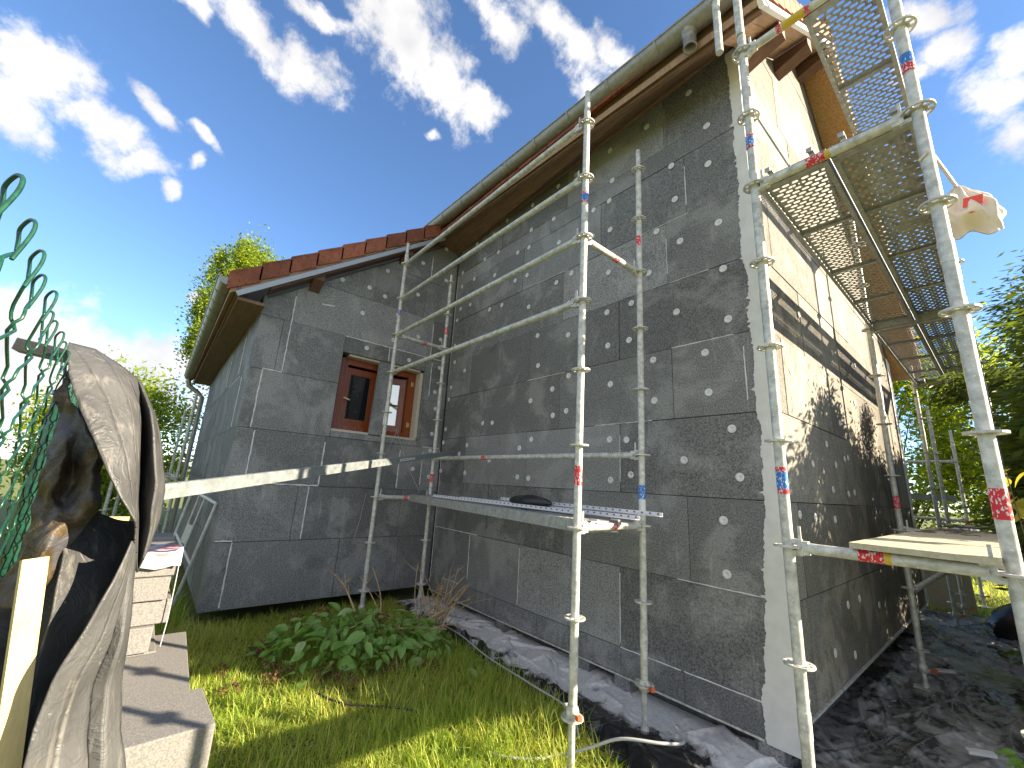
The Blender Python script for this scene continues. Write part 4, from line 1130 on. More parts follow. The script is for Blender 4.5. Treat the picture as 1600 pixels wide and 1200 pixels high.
# ------------------------------------------------------------------ chain-link fence close at the left
FX = lambda x: -3.214 - .072 * (.64 - x)
fence = thing('chain_link_fence', 'green plastic coated chain link fence with bare twisted wire tops', 'fence', (-.6, FX(-.6), 0))
FT = 1.675
def fence_wires():
    step, pit = .060, .040           # wire spacing and height of one zigzag
    x = 0.648; k = 0; WR = .0012
    while x > -2.6:
        near = x > .1
        pts = []
        n = 34 if near else 24
        jx, jz = random.uniform(-.002, .002), random.uniform(-.004, .004)
        # loop at the top where two wires are knuckled together
        y = FX(x) + random.uniform(-.003, .003)
        ztop = FT + jz
        pts += [(x + .012 + jx, y + .003, ztop - .034), (x + .003 + jx, y + .005, ztop - .012), (x - .001 + jx, y + .004, ztop - .001), (x - .006 + jx, y + .000, ztop + .0015), (x - .012 + jx, y - .004, ztop - .004), (x - .012 + jx, y - .003, ztop - .012), (x - .004 + jx, y + .0, ztop - .024)]
        pts = [tuple(p) for p in catmull(pts, 4)]
        z = FT - .030; sgn = 1 if k % 2 else -1
        for i in range(n):
            # flattened spiral: bends at either side, woven front and back of the plane
            xx = x + jx + sgn * (step * .56); zz = z - pit * (i + .5)
            sw = .002 * math.sin(i * .7 + k * .4) * math.exp(-i * .25)
            pts += [(xx - sgn * .006 + sw, FX(xx) + sgn * .0026, zz + .010), (xx + sw, FX(xx) + sgn * .0036 + .001 * math.sin(k + i), zz), (xx - sgn * .006 + sw, FX(xx) - sgn * .0026, zz - .010)]
            sgn = -sgn
        if near: pts = [tuple(p) for p in catmull(pts, 2)]
        mb = MB(); mb.path(pts, WR if near else .0012, 7 if near else 4)
        obj('wire', mb, 'fence_wire', fence)
        x -= step; k += 1
fence_wires()
for x, y, r in ((-.72, FX(-.72) - .03, .03), (-3.0, FX(-3.0) - .03, .03)):
    mb = MB(); mb.tube((x, y, -.1), (x, y, FT + .02), r, n=14); mb.lathe((x, y, FT + .02), [(r + .004, 0), (r + .004, .012), (.001, .022)], 14); obj('post', mb, 'fence_wire', fence)
mb = MB(); mb.tube((-.72, FX(-.72), FT - .015), (-2.6, FX(-2.6), FT - .015), .0025, n=6); obj('tension_wire', mb, 'fence_wire', fence)
# rail and stakes of dark timber behind the mesh
mb = MB(); mb.bar((.02, -3.315, 1.688), (.03, -3.225, 1.678), .030, .018); mb.bar((-.02, -3.222, 1.66), (-.02, -3.225, .0), .025, .025, (0, 1, 0)); obj('timber_stake', mb, 'black_bag', None, 'dark timber stake and crosspiece under the draped membrane at the fence end', 'stake')
mb = MB(); mb.bar((-.84, -3.17, 0), (-.84, -3.17, 1.355), .05, .05, (0, 1, 0)); obj('timber_stake', mb, 'pine_lath', None, 'pale stake propping the near end of the straightedge', 'stake')
mb = MB(); mb.bar((.126, -3.216, 1.39), (.345, -3.02, .0), .024, .016, (1, .3, 0)); obj('timber_lath', mb, 'pine_lath', None, 'pale raw timber lath standing beneath the black membrane', 'lath')

# ------------------------------------------------------------------ heavy black membrane hung over the fence end
def wob(p, s, a, seed):
    x, y, z = p
    return a * (math.sin(x * s + seed * 1.3 + 2.1 * math.sin(z * s * .7 + seed)) + .6 * math.sin(z * s * 1.9 + y * s * 1.4 + seed * 2.7) + .4 * math.sin((x + y) * s * 3.1 - z * s * 2.2 + seed))
def drape(cols, kc, kr, amp=.002, freq=30, seed=1, tail=None, thick=.0022, linear=False, facet=False):
    if tail is not None:
        cols = [list(c) + [(c[-1][0] + tail[0] * .5, c[-1][1] + tail[1] * .5, c[-1][2] * .6), (c[-1][0] + tail[0], c[-1][1] + tail[1], .05)] for c in cols]
    if linear:
        def lin(pts, k):
            o = []
            for a, b in zip(pts[:-1], pts[1:]):
                for s_ in range(k): o.append(np.array(a) + (np.array(b) - np.array(a)) * s_ / k)
            o.append(np.array(pts[-1])); return o
    cc = [catmull(c, kr) for c in cols]
    if facet:
        cc = [[.45 * p + .55 * q for p, q in zip(a_, lin(c, kr))] for a_, c in zip(cc, cols)]
    nr = len(cc[0]); rows = []
    for i in range(nr):
        pr = [c[i] for c in cc]
        rows.append(catmull(pr, kc) if not linear else lin(pr, kc))
    g = []
    for r_ in rows:
        g.append([(p[0] + wob(p, freq, amp, seed), p[1] + wob(p, freq * .9, amp * .8, seed + 3), p[2]) for p in r_])
    mb = MB()
    if linear:                       # sharp folds: a separate strip between two creases
        for a in range(len(cols) - 1):
            mb.grid([r_[a * kc:(a + 1) * kc + 1] for r_ in g])
    else: mb.grid(g)
    return mb
def solid(o, t):
    m = o.modifiers.new('thickness', 'SOLIDIFY'); m.thickness = t; m.offset = 0
SHEET_TOP = [
  [(0.086,-3.254,1.683),(0.128,-3.238,1.640),(0.155,-3.208,1.581),(0.176,-3.177,1.526),(0.183,-3.148,1.478),(0.183,-3.125,1.444)],
  [(0.072,-3.256,1.696),(0.110,-3.225,1.658),(0.135,-3.193,1.612),(0.155,-3.164,1.555),(0.162,-3.142,1.497),(0.162,-3.122,1.430)],
  [(0.052,-3.228,1.697),(0.083,-3.200,1.667),(0.110,-3.173,1.623),(0.135,-3.154,1.573),(0.138,-3.137,1.501),(0.141,-3.119,1.411)],
  [(0.024,-3.197,1.683),(0.052,-3.175,1.652),(0.079,-3.157,1.610),(0.100,-3.144,1.554),(0.104,-3.131,1.481),(0.107,-3.114,1.388)],
  [(-0.003,-3.173,1.668),(0.010,-3.160,1.636),(0.010,-3.146,1.569),(0.010,-3.132,1.488),(0.024,-3.120,1.421),(0.045,-3.107,1.349)],
  [(0.003,-3.168,1.663),(0.066,-3.143,1.610),(0.086,-3.125,1.549),(0.086,-3.112,1.494),(0.079,-3.105,1.431),(0.072,-3.103,1.372)],
  [(-0.028,-3.162,1.657),(0.024,-3.131,1.598),(0.038,-3.112,1.538),(0.038,-3.097,1.480),(0.031,-3.095,1.426),(0.038,-3.099,1.386)],
  [(-0.097,-3.169,1.660),(-0.062,-3.134,1.593),(-0.052,-3.115,1.534),(-0.052,-3.101,1.479),(-0.045,-3.098,1.421),(-0.028,-3.103,1.383)],
]
SHEET_INNER = [
  [(0.059,-3.202,1.453),(0.107,-3.189,1.379),(0.128,-3.185,1.326),(0.138,-3.183,1.268),(0.148,-3.181,1.208),(0.162,-3.173,1.120)],
  [(0.045,-3.174,1.443),(0.093,-3.168,1.371),(0.114,-3.168,1.317),(0.121,-3.166,1.256),(0.135,-3.168,1.199),(0.148,-3.161,1.108)],
  [(0.024,-3.146,1.429),(0.072,-3.139,1.361),(0.093,-3.142,1.313),(0.100,-3.144,1.257),(0.114,-3.150,1.193),(0.128,-3.144,1.092)],
  [(-0.010,-3.123,1.423),(0.038,-3.114,1.353),(0.059,-3.115,1.310),(0.066,-3.124,1.251),(0.079,-3.128,1.182),(0.093,-3.119,1.065)],
]
SHEET_LOW = [
  [(0.162,-3.123,1.413),(0.183,-3.131,1.362),(0.197,-3.147,1.307),(0.200,-3.162,1.259),(0.204,-3.167,1.213),(0.210,-3.164,1.141)],
  [(0.155,-3.122,1.410),(0.169,-3.121,1.352),(0.176,-3.129,1.292),(0.183,-3.142,1.246),(0.183,-3.146,1.198),(0.190,-3.140,1.122)],
  [(0.145,-3.121,1.407),(0.152,-3.115,1.343),(0.148,-3.118,1.282),(0.148,-3.125,1.230),(0.155,-3.119,1.179),(0.162,-3.103,1.095)],
  [(0.138,-3.120,1.406),(0.148,-3.110,1.340),(0.155,-3.108,1.282),(0.155,-3.109,1.225),(0.162,-3.103,1.178),(0.169,-3.088,1.093)],
  [(0.100,-3.119,1.401),(0.114,-3.106,1.330),(0.117,-3.100,1.270),(0.117,-3.092,1.208),(0.121,-3.083,1.155),(0.128,-3.058,1.060)],
  [(0.041,-3.119,1.393),(0.041,-3.107,1.315),(0.041,-3.101,1.249),(0.041,-3.093,1.181),(0.041,-3.083,1.123),(0.041,-3.056,1.016)],
]
SHEET_BACK = [
  [(0.041,-3.283,1.334),(0.052,-3.274,1.281),(0.066,-3.259,1.210),(0.086,-3.234,1.103)],
  [(0.031,-3.254,1.350),(0.038,-3.244,1.284),(0.052,-3.229,1.204),(0.072,-3.203,1.085)],
  [(0.007,-3.226,1.374),(0.017,-3.213,1.295),(0.031,-3.199,1.198),(0.052,-3.174,1.064)],
  [(0.003,-3.192,1.400),(0.024,-3.177,1.301),(0.038,-3.164,1.200),(0.059,-3.142,1.056)],
]
FILM = [
  [(0.031,-3.257,1.652),(0.041,-3.250,1.585),(0.052,-3.244,1.531),(0.059,-3.240,1.475),(0.066,-3.240,1.418),(0.076,-3.244,1.370),(0.086,-3.250,1.325)],
  [(0.038,-3.247,1.637),(0.052,-3.236,1.581),(0.086,-3.225,1.526),(0.093,-3.221,1.473),(0.093,-3.223,1.421),(0.110,-3.224,1.370),(0.110,-3.234,1.329)],
  [(0.045,-3.237,1.617),(0.072,-3.218,1.572),(0.059,-3.211,1.519),(0.072,-3.206,1.468),(0.121,-3.205,1.424),(0.128,-3.210,1.380),(0.128,-3.220,1.331)],
  [(0.045,-3.228,1.598),(0.079,-3.200,1.549),(0.093,-3.188,1.507),(0.107,-3.185,1.466),(0.107,-3.193,1.422),(0.114,-3.198,1.377),(0.121,-3.209,1.332)],
  [(0.045,-3.218,1.579),(0.072,-3.185,1.536),(0.079,-3.174,1.501),(0.093,-3.171,1.461),(0.093,-3.182,1.418),(0.093,-3.195,1.377),(0.093,-3.205,1.345)],
]
memb = thing('membrane', 'heavy folded black membrane draped over the end of the green fence', 'membrane', (.1, -3.15, 0))
for nm, t, kw in (('upper_fold', SHEET_TOP, dict(kc=6, kr=6, amp=.0007, freq=50, seed=2, linear=True, facet=True)), ('inner_fold', SHEET_INNER, dict(kc=6, kr=6, amp=.0024, freq=26, seed=5, tail=(.05, .0))), ('back_fold', SHEET_BACK, dict(kc=5, kr=5, amp=.003, freq=28, seed=12, tail=(.03, .02))), ('lower_fold', SHEET_LOW, dict(kc=5, kr=6, amp=.0011, freq=40, seed=9, tail=(.04, .03), linear=True, facet=True))):
    o = obj(nm, drape(t, **kw), 'membrane', memb); solid(o, .0022)
film = obj('plastic_film', drape(FILM, kc=9, kr=9, amp=.0042, freq=58, seed=4), 'brown_film', None, 'crumpled brown translucent film tucked behind the green fence mesh', 'plastic film'); solid(film, .0006)

# ------------------------------------------------------------------ stack of insulation boards
def stack_board(lo, hi, label, rot=0.0, mat='stack_board', tilt=0):
    mb = MB(); lo, hi = V3(lo), V3(hi); c = (lo + hi) / 2; h = (hi - lo) / 2
    a = V3((math.cos(rot), math.sin(rot), 0)); b = V3((-math.sin(rot), math.cos(rot), 0))
    # slightly chipped edges: bevelled prism with uneven corners
    n = 5; rows = []
    mb.obox(c, a * h.x, b * h.y, V3((0, 0, h.z - .0015)))
    o = obj('insulation_board', mb, mat, None, label, 'insulation board', 'grey insulation boards stacked by the fence')
    bv = o.modifiers.new('worn_edges', 'BEVEL'); bv.width = .006; bv.segments = 2
    return o
yr = -2.87
zs = [(.0, .155), (.157, .31), (.312, .47), (.472, .625), (.627, .775), (.777, .925)]
names = ['bottom board of the tall grey stack by the fence', 'second board up in the tall grey stack by the fence', 'third board up in the tall grey stack by the fence', 'fourth board up in the tall grey stack, notched at its right end', 'board just under the top of the tall grey stack', 'topmost board of the tall grey stack under the printed film']
for i, (z0, z1) in enumerate(zs):
    j = [(.0, .02), (.0, .0), (.02, -.03), (-.01, .02), (.015, .0), (.0, .01)][i]
    stack_board((-4.1 + j[0], -3.46, z0), (-2.90 + j[0], yr + j[1], z1), names[i], [.0, .01, -.012, .015, -.008, .006][i])
stack_board((-3.28, -3.3, .002), (-2.08, -2.70, .30), 'wide grey board lying on the grass before the tall stack', -.03)
stack_board((-2.06, -3.25, .0), (-1.62, -2.665, .345), 'short grey block of insulation nearest the camera on the grass', .05)
mb = MB()
rows = []
for i in range(9):
    t = i / 8; rows.append([(-3.15 + .30 * s_ + .01 * math.sin(t * 7), -3.2 + (.36) * t, .93 + .012 * math.sin(t * 11 + s_ * 4) + (.018 if s_ > .1 else 0) - (max(0, s_ - .8) * .6)) for s_ in np.linspace(0, .98, 8)])
mb.grid(rows); wf = obj('packaging_film', mb, 'white_film', None, 'scrap of white packaging film with pink stripes on the tall board stack', 'packaging film'); solid(wf, .001)
mb = MB()
for k in range(3): mb.grid([[(-3.10 + .09 * k, -3.19, .953), (-3.10 + .09 * k, -2.86, .953)], [(-3.07 + .09 * k, -3.19, .953), (-3.07 + .09 * k, -2.86, .953)]])
obj('stripe', mb, 'pink_print', wf)
mb = MB(); mb.path([(-2.893, -2.85, .93), (-2.885, -2.845, .75), (-2.88, -2.842, .5), (-2.875, -2.85, .34)], .0035, 6); obj('strap', mb, 'white_film', None, 'loose white strap hanging over the corner of the tall board stack', 'strap')

# ------------------------------------------------------------------ black sheeting on the ground
def sheeting(name, xs, ys, zf, mat, label, edge=None):
    rows = [[(x, y if edge is None else edge(x, y), zf(x, y)) for x in xs] for y in ys]
    mb = MB(); mb.grid(rows)
    return obj(name, mb, mat, None, label, 'plastic sheet', 'black plastic sheets on the ground')
def fbm(x, y, s, sd=0):
    v = 0; a = 1
    for o in range(5):
        v += a * math.sin(x * s * 1.13 + 1.7 * math.sin(y * s * .83 + sd + o) + sd * 2.1) * math.sin(y * s * 1.07 + 1.9 * math.sin(x * s * .71 + sd * 1.3 + o * 2) + o)
        s *= 1.93; a *= .55
    return v
def rid(x, y, s, sd): return 1 - abs(fbm(x, y, s, sd))
EDGE = [(-4.4, -.42), (-4.17, -.48), (-3.1, -.50), (-2.2, -.60), (-1.44, -.60), (-.77, -.78), (-.3, -.95), (.6, -1.3)]
def edge_a(x):
    for (a, b), (c, d) in zip(EDGE[:-1], EDGE[1:]):
        if x <= c: return b + (d - b) * (x - a) / (c - a)
    return EDGE[-1][1]
def creases(X, Y, n, box, lr, wr, hr, ang=None, sharp=1.0):
    H = np.zeros_like(X)
    for k in range(n):
        cx, cy = rng.uniform(box[0], box[1]), rng.uniform(box[2], box[3])
        a = rng.uniform(0, np.pi) if ang is None else rng.normal(ang[0], ang[1]); L = rng.uniform(*lr); w = rng.uniform(*wr); h = rng.uniform(*hr)
        u = (X - cx) * np.cos(a) + (Y - cy) * np.sin(a); v = -(X - cx) * np.sin(a) + (Y - cy) * np.cos(a)
        v = v + rng.uniform(-.4, .4) * u * u / L
        H = np.maximum(H, h * np.clip(1 - np.abs(v) / (w * np.clip(1.2 - np.abs(u) / L, .05, 1)), 0, 1) ** sharp * np.clip(1 - np.abs(u) / L, 0, 1) ** .5)
    return H
def height_sheet(X, Y, H, mat, label):
    mb = MB(); mb.grid([[(X[i, j], Y[i, j], H[i, j]) for j in range(X.shape[1])] for i in range(X.shape[0])])
    return obj('plastic_sheet', mb, mat, None, label, 'plastic sheet', 'black plastic sheets on the ground')
F = np.vectorize(fbm)
nx_, nt_ = 520, 90
xs = np.linspace(-4.28, .35, nx_); ts = np.linspace(0, 1, nt_)
X, T = np.meshgrid(xs, ts)
E_ = np.interp(X, [e[0] for e in EDGE], [e[1] for e in EDGE]) + .03 * F(X, 0 * X, 6, 3)
Y = E_ + (.13 - E_) * T
H = .012 + .045 * np.exp(-((T - .10) / .09) ** 2) * np.clip(1 + .8 * F(X, T, 3, 1), 0, 2) * np.where(X > -3.2, 1, .4) + .05 * np.exp(-((X + .7) / .4) ** 2 - ((T - .22) / .2) ** 2)
H += .02 * np.clip(F(X, Y, 2.2, 8), 0, 1) * T
H += creases(X, Y, 150, (-4.3, .4, -1.1, .1), (.12, .42), (.018, .05), (.012, .034)) + creases(X, Y, 240, (-4.3, .4, -1.1, .1), (.04, .16), (.006, .016), (.003, .010))
H[0] = .004; H = np.minimum(H, np.where(T > .82, .095, .2))
height_sheet(X, Y, H, 'black_sheeting', 'dusty black plastic sheet along the foot of the eave wall beside the grass')
X, Y = np.meshgrid(np.linspace(0, 1, 120), np.linspace(-2.2, 6.4, 560))
X = -.14 + X * (1.19 + .12 * F(Y, 0 * Y + 1, 2, 4))
H = .014 + .03 * np.clip(F(X * 1.4, Y * .7, 2.6, 5), 0, 1.2) + .05 * np.exp(-((Y - 4.6) / .5) ** 2) * np.clip(F(X, Y, 5, 2), 0, 1)
H += creases(X, Y, 90, (-.1, 1.1, -2, 6), (.25, .9), (.02, .05), (.012, .04), (1.9, .5)) + creases(X, Y, 420, (-.1, 1.1, -2, 6), (.05, .25), (.008, .022), (.005, .016), (1.9, .9))
height_sheet(X, Y, H, 'black_sheeting_clean', 'wrinkled black plastic sheet under the gable scaffold at the right')
# crumpled heap at the far end and a light board leaning there
mb = MB(); rows = []
for i in range(12):
    t = i / 11; rows.append([(.95 + .42 * math.cos(a_) * math.cos(t * 1.5) * (1 + .25 * math.sin(a_ * 5 + t * 7)), 5.6 + .55 * math.sin(a_) * math.cos(t * 1.5) * (1 + .2 * math.sin(a_ * 4)), .02 + .36 * math.sin(t * 1.5) * (1 + .2 * math.sin(a_ * 3 + t * 5))) for a_ in np.linspace(0, 2 * math.pi, 22)])
mb.grid(rows); obj('plastic_heap', mb, 'black_bag', None, 'bunched up heap of black plastic at the far end of the gable path', 'plastic sheet')
mb = MB(); mb.obox((.05, 6.6, .32), (.34, .02, 0), (0, .02, .006), (0, -.08, .30)); obj('board', mb, 'limestone_sill', None, 'pale board leaning low behind the far scaffold legs', 'board')
# offcuts, stones and cables
for q, (x, y, z, m_, l_) in enumerate([(.20, -.15, .07, 'white_tape', 'white offcut on the black sheet near the house corner'), (.62, 1.15, .06, 'white_tape', 'white scrap on the black sheet beside the hedge'), (.33, 2.9, .05, 'white_tape', 'pale scrap by the foot of the second gable standard')]):
    mb = MB(); mb.obox((x, y, z), (.06, .02, .008), (-.01, .025, 0), (0, 0, .008)); obj('offcut', mb, m_, None, l_, 'offcut')
mb = MB(); mb.path(catmull([(-.55, -.42, .16), (-.42, -.55, .17), (-.45, -.72, .20), (-.62, -.86, .19), (-.78, -.93, .10), (-.90, -1.02, .04), (-1.0, -1.20, .03), (-1.15, -1.35, .03)], 6), .0085, 8); obj('cable', mb, 'cable', None, 'pale grey cable looping over the black sheet onto the grass', 'cable')
mb = MB(); mb.path(catmull([(-3.3, -.52, .07), (-2.7, -.55, .09), (-2.1, -.66, .10), (-1.5, -.72, .12), (-1.1, -.75, .12), (-.9, -.88, .08)], 6), .006, 6); obj('cable', mb, 'cable', None, 'thin grey cable following the outer edge of the dusty black sheet', 'cable')
mb = MB(); mb.path(catmull([(-2.35, -1.95, .045), (-2.1, -1.85, .05), (-1.9, -1.62, .05), (-1.75, -1.50, .045), (-1.65, -1.58, .04)], 6), .007, 6); obj('cable', mb, 'cable_dark', None, 'short dark hose half buried in the middle of the grass', 'hose')
# white covered thing far off on the lawn
gd = thing('covered_chair', 'black garden chair under a white cover on the lawn far behind the scaffold', 'chair', (.15, 13.2, 0))
mb = MB(); mb.lathe((.15, 13.2, 0), [(.18, 0), (.22, .3), (.2, .62), (.16, .7)], 14); obj('seat', mb, 'black_bag', gd)
mb = MB(); rows = [[(.05 + (.1 + .32 * t) * math.cos(a_) * (1 + .12 * math.sin(a_ * 5)), 13.2 + (.1 + .3 * t) * math.sin(a_), 1.10 - .45 * t * t + .05 * math.sin(a_ * 3)) for a_ in np.linspace(0, 2 * math.pi, 20)] for t in np.linspace(0, 1, 7)]
mb.grid(rows); obj('cover', mb, 'white_film', gd)


# ------------------------------------------------------------------ grass
def grass(name, n, region, lmin, lmax, wid, mats, dry=.25, lean=.55, patch=None, keep=None):
    x0, x1, y0, y1 = region
    P = np.column_stack([rng.uniform(x0, x1, n), rng.uniform(y0, y1, n)])
    if keep is not None: P = P[keep(P[:, 0], P[:, 1])]
    n = len(P)
    tuft = np.sin(P[:, 0] * 9 + 2 * np.sin(P[:, 1] * 7)) * np.sin(P[:, 1] * 11 + 1.5 * np.sin(P[:, 0] * 8))
    L = rng.uniform(lmin, lmax, n) * (1 + .45 * tuft) * rng.choice([.6, 1, 1.25], n)
    if patch is not None: L *= patch(P[:, 0], P[:, 1])
    az = rng.uniform(0, 2 * np.pi, n) + 1.2 * np.sin(P[:, 0] * 3 + P[:, 1] * 2.3)
    tilt = np.abs(rng.normal(0, lean, n)) + .25
    dirh = np.column_stack([np.cos(az), np.sin(az)])
    side = np.column_stack([-np.sin(az), np.cos(az)])
    w = rng.uniform(.6, 1.3, n) * wid
    V = np.zeros((n, 6, 3))
    for k, (f, wk) in enumerate(((0, 1), (.55, .8), (1, .12))):
        a = tilt * (.35 + .8 * f)
        h = L * f * np.cos(np.minimum(a, 1.45)); o = L * f * np.sin(np.minimum(a, 1.5))
        c = np.column_stack([P[:, 0] + dirh[:, 0] * o, P[:, 1] + dirh[:, 1] * o, h])
        V[:, 2 * k] = c; V[:, 2 * k + 1] = c
        V[:, 2 * k, :2] -= side * (w * wk / 2)[:, None]; V[:, 2 * k + 1, :2] += side * (w * wk / 2)[:, None]
    base = np.arange(n)[:, None] * 6
    Q = np.concatenate([base + np.array([[0, 1, 3, 2]]), base + np.array([[2, 3, 5, 4]])])
    me = big_mesh(name, V.reshape(-1, 3), Q, mats, True)
    rv = rng.random(n); var = 1 + .9 * np.sin(P[:, 0] * 2.3 + 1) * np.sin(P[:, 1] * 3.1)
    mi = np.where(rv < dry * var, 1, np.where(rv > .72, 2, 0)).astype(np.int32)
    me.polygons.foreach_set('material_index', np.concatenate([mi, mi]))
    o = bpy.data.objects.new(name, me); COL.objects.link(o)
    return o
ex = np.array([e[0] for e in EDGE]); ey = np.array([e[1] for e in EDGE])
kp = lambda x, y: (y < np.interp(x, ex, ey) + .02 * np.sin(x * 23)) & ~((x < -2.9) & (y < -2.9)) & ~((x < -1.6) & (x > -2.9) & (y < -2.68))
g1 = grass('grass', 80000, (-4.4, .1, -3.05, -.4), .05, .135, .0052, ['grass_blade', 'grass_dry', 'grass_pale'], .28, 1.15,
           patch=lambda x, y: .75 + .55 * np.clip(2.0 * np.exp(-((x + 1.45) / .9) ** 2 - ((y + 1.15) / .55) ** 2) + .8 * np.exp(-((x + 4.1) / .4) ** 2 - ((y + 2.6) / .3) ** 2), 0, 1.7), keep=kp)
tag(g1, kind='stuff')
g2 = grass('grass', 16000, (-9, -4.3, -3.7, -2.6), .08, .2, .006, ['grass_blade', 'grass_dry', 'grass_pale'], .15, .5, keep=lambda x, y: ~((x < -2.9) & (x > -4.15) & (y < -2.8)))
tag(g2, kind='stuff')
g3 = grass('grass', 14000, (.95, 3.5, .2, 9), .08, .22, .007, ['grass_blade', 'grass_dry', 'grass_pale'], .2, .5); tag(g3, kind='stuff')
g4 = grass('grass', 16000, (-3, 2.0, 6.4, 13), .05, .12, .009, ['grass_blade', 'grass_dry', 'grass_pale'], .2, .5); tag(g4, kind='stuff')

# ------------------------------------------------------------------ foliage
def rotmats(n, up_bias=0.0):
    a = rng.normal(size=(n, 3)); a[:, 2] = np.abs(a[:, 2]) * (1 + up_bias) if up_bias else a[:, 2]
    a /= np.linalg.norm(a, axis=1)[:, None]
    b = rng.normal(size=(n, 3)); b -= a * (a * b).sum(1)[:, None]; b /= np.linalg.norm(b, axis=1)[:, None]
    return a, b, np.cross(a, b)
def leaf_quads(P, length, width, axis=None, up_bias=.6):
    n = len(P); nrm, t, s_ = rotmats(n, up_bias)
    if axis is not None:
        t = axis + rng.normal(0, .35, (n, 3)); t /= np.linalg.norm(t, axis=1)[:, None]
        s_ = np.cross(nrm, t); s_ /= np.linalg.norm(s_, axis=1)[:, None]; nrm = np.cross(t, s_)
    l = length * rng.uniform(.6, 1.35, n)[:, None]; w = width * rng.uniform(.7, 1.3, n)[:, None]
    V = np.stack([P, P + t * l * .5 + s_ * w * .5 - nrm * l * .06, P + t * l, P + t * l * .5 - s_ * w * .5 - nrm * l * .06], 1)
    return V.reshape(-1, 3), np.arange(n * 4).reshape(n, 4)
def tree(name, label, base, h, crown, nleaf, lsize, mats, group=None, clumps=70, trunk_r=.12, cat='tree', droop=False, mixf=.25, clr=.32, lw=.5, shape=None):
    """crown = (centre z, rx, ry, rz)"""
    bx, by = base; cz, rx, ry, rz = crown
    root = thing(name, label, cat, (bx, by, 0), group)
    mb = MB()
    tp = [(bx, by, -.05), (bx + .04 * rx, by, cz * .4), (bx - .05 * rx, by + .03, cz * .8), (bx + .02, by, cz + rz * .5)]
    mb.path(catmull(tp, 4), trunk_r, 8, taper=.25)
    d = rng.normal(size=(clumps, 3)); d /= np.linalg.norm(d, axis=1)[:, None]
    rr = rng.uniform(.35, 1.0, clumps) ** .5
    C = np.column_stack([bx + d[:, 0] * rr * rx, by + d[:, 1] * rr * ry, cz + d[:, 2] * rr * rz])
    if shape is not None:
        f = shape((C[:, 2] - (cz - rz)) / (2 * rz)); C[:, 0] = bx + (C[:, 0] - bx) * f; C[:, 1] = by + (C[:, 1] - by) * f
    for i in range(min(clumps, 26)):
        c = C[i]; z0 = max(.3, c[2] - rz * .6 - .2) if not droop else min(c[2] + .1, h * .95)
        mb.path([(bx, by, z0), ((bx + c[0]) / 2, (by + c[1]) / 2, (z0 + c[2]) / 2 + .06), tuple(c)], trunk_r * .22, 5, taper=.3)
    obj('trunk', mb, 'bark', root)
    wts = rng.uniform(.3, 1.0, clumps) ; wts /= wts.sum()
    idx = rng.choice(clumps, nleaf, p=wts)
    sig = np.array([rx, ry, rz]) * clr * rng.uniform(.45, 1.1, clumps)[idx][:, None]
    if droop: sig[:, 2] *= .45
    P = C[idx] + rng.normal(size=(nleaf, 3)) * sig * .6
    P[:, 2] = np.maximum(P[:, 2], .06)
    ax = None
    if droop:
        o = P - np.array([bx, by, 0]); o[:, 2] = 0; o /= np.maximum(.05, np.linalg.norm(o, axis=1))[:, None]
        o[:, 2] = -.35; ax = o
    V, Q = leaf_quads(P, lsize, lsize * lw, ax)
    me = big_mesh('crown', V - np.array([bx, by, 0]), Q, mats)
    top = (P[:, 2] - cz) / rz + rng.normal(0, .5, nleaf)
    me.polygons.foreach_set('material_index', (rng.random(nleaf) < mixf).astype(np.int32))
    o = bpy.data.objects.new('crown', me); COL.objects.link(o); o.parent = root
    return root
# beyond the wing
tree('broadleaf_tree', 'tall leafy tree rising behind the wing roof and its gutter', (-15.0, -1.75), 9, (6.5, 1.4, 1.45, 2.65), 52000, .095, ['leaf_mid', 'leaf_light'], 'trees beyond the wing', 190, .18, mixf=.5, clr=.22, lw=.6)
tree('broadleaf_shrub', 'bright green shrub behind the side scaffold at the left of the house', (-13.2, -3.9), 3.8, (2.0, 1.3, 1.6, 1.75), 16000, .12, ['leaf_light', 'leaf_mid'], 'trees beyond the wing', 60, .08, cat='shrub', mixf=.3)
for q, (x, y, h_, l_) in enumerate([(-7.5, -6.6, 2.7, 'garden shrub seen through the green fence, nearest the tall board stack'), (-4.2, -6.9, 2.9, 'garden shrub seen through the green fence near its loose wire tops'), (-11.5, -7.5, 3.0, 'garden shrub far off beyond the green fence')]):
    tree('broadleaf_shrub', l_, (x, y), h_, (h_ * .5, 1.7, 1.3, h_ * .47), 9000, .12, ['leaf_light', 'leaf_mid'], 'shrubs beyond the fence', 50, .07, cat='shrub', mixf=.35)
mb = MB(); mb.bar((-3.2, -5.3, 0), (-3.2, -5.3, 2.6), .12, .12, (0, 1, 0)); obj('garden_post', mb, 'dark_wood', None, 'dark post standing in the garden beyond the green fence', 'post')
# conifers by the gable scaffold
cone = lambda t: np.clip(1.15 - .50 * np.clip(t, 0, 1) ** 1.5, .2, 1.2)
con = [((1.95, 2.65), 3.5, (1.75, .95, 1.0, 1.8), 32000, 'bushy dark conifer right beside the outer scaffold tube'),
       ((2.1, 4.5), 3.3, (1.65, 1.15, 1.0, 1.65), 30000, 'dark conifer with a branch reaching over the scaffold planks'),
       ((2.1, 3.65), 3.3, (1.65, .9, .9, 1.65), 20000, 'dark conifer squeezed between two others beside the scaffold planks'),
       ((1.85, 6.2), 3.2, (1.6, .95, .95, 1.6), 24000, 'dark green conifer beside the far end of the gable scaffold')]
for b, h_, c, n, l_ in con:
    tree('conifer', l_, b, h_, c, n, .13, ['leaf_conifer', 'leaf_mid'], 'conifers beside the gable', 110, .09, droop=True, mixf=.35, lw=.26, clr=.30, shape=cone)
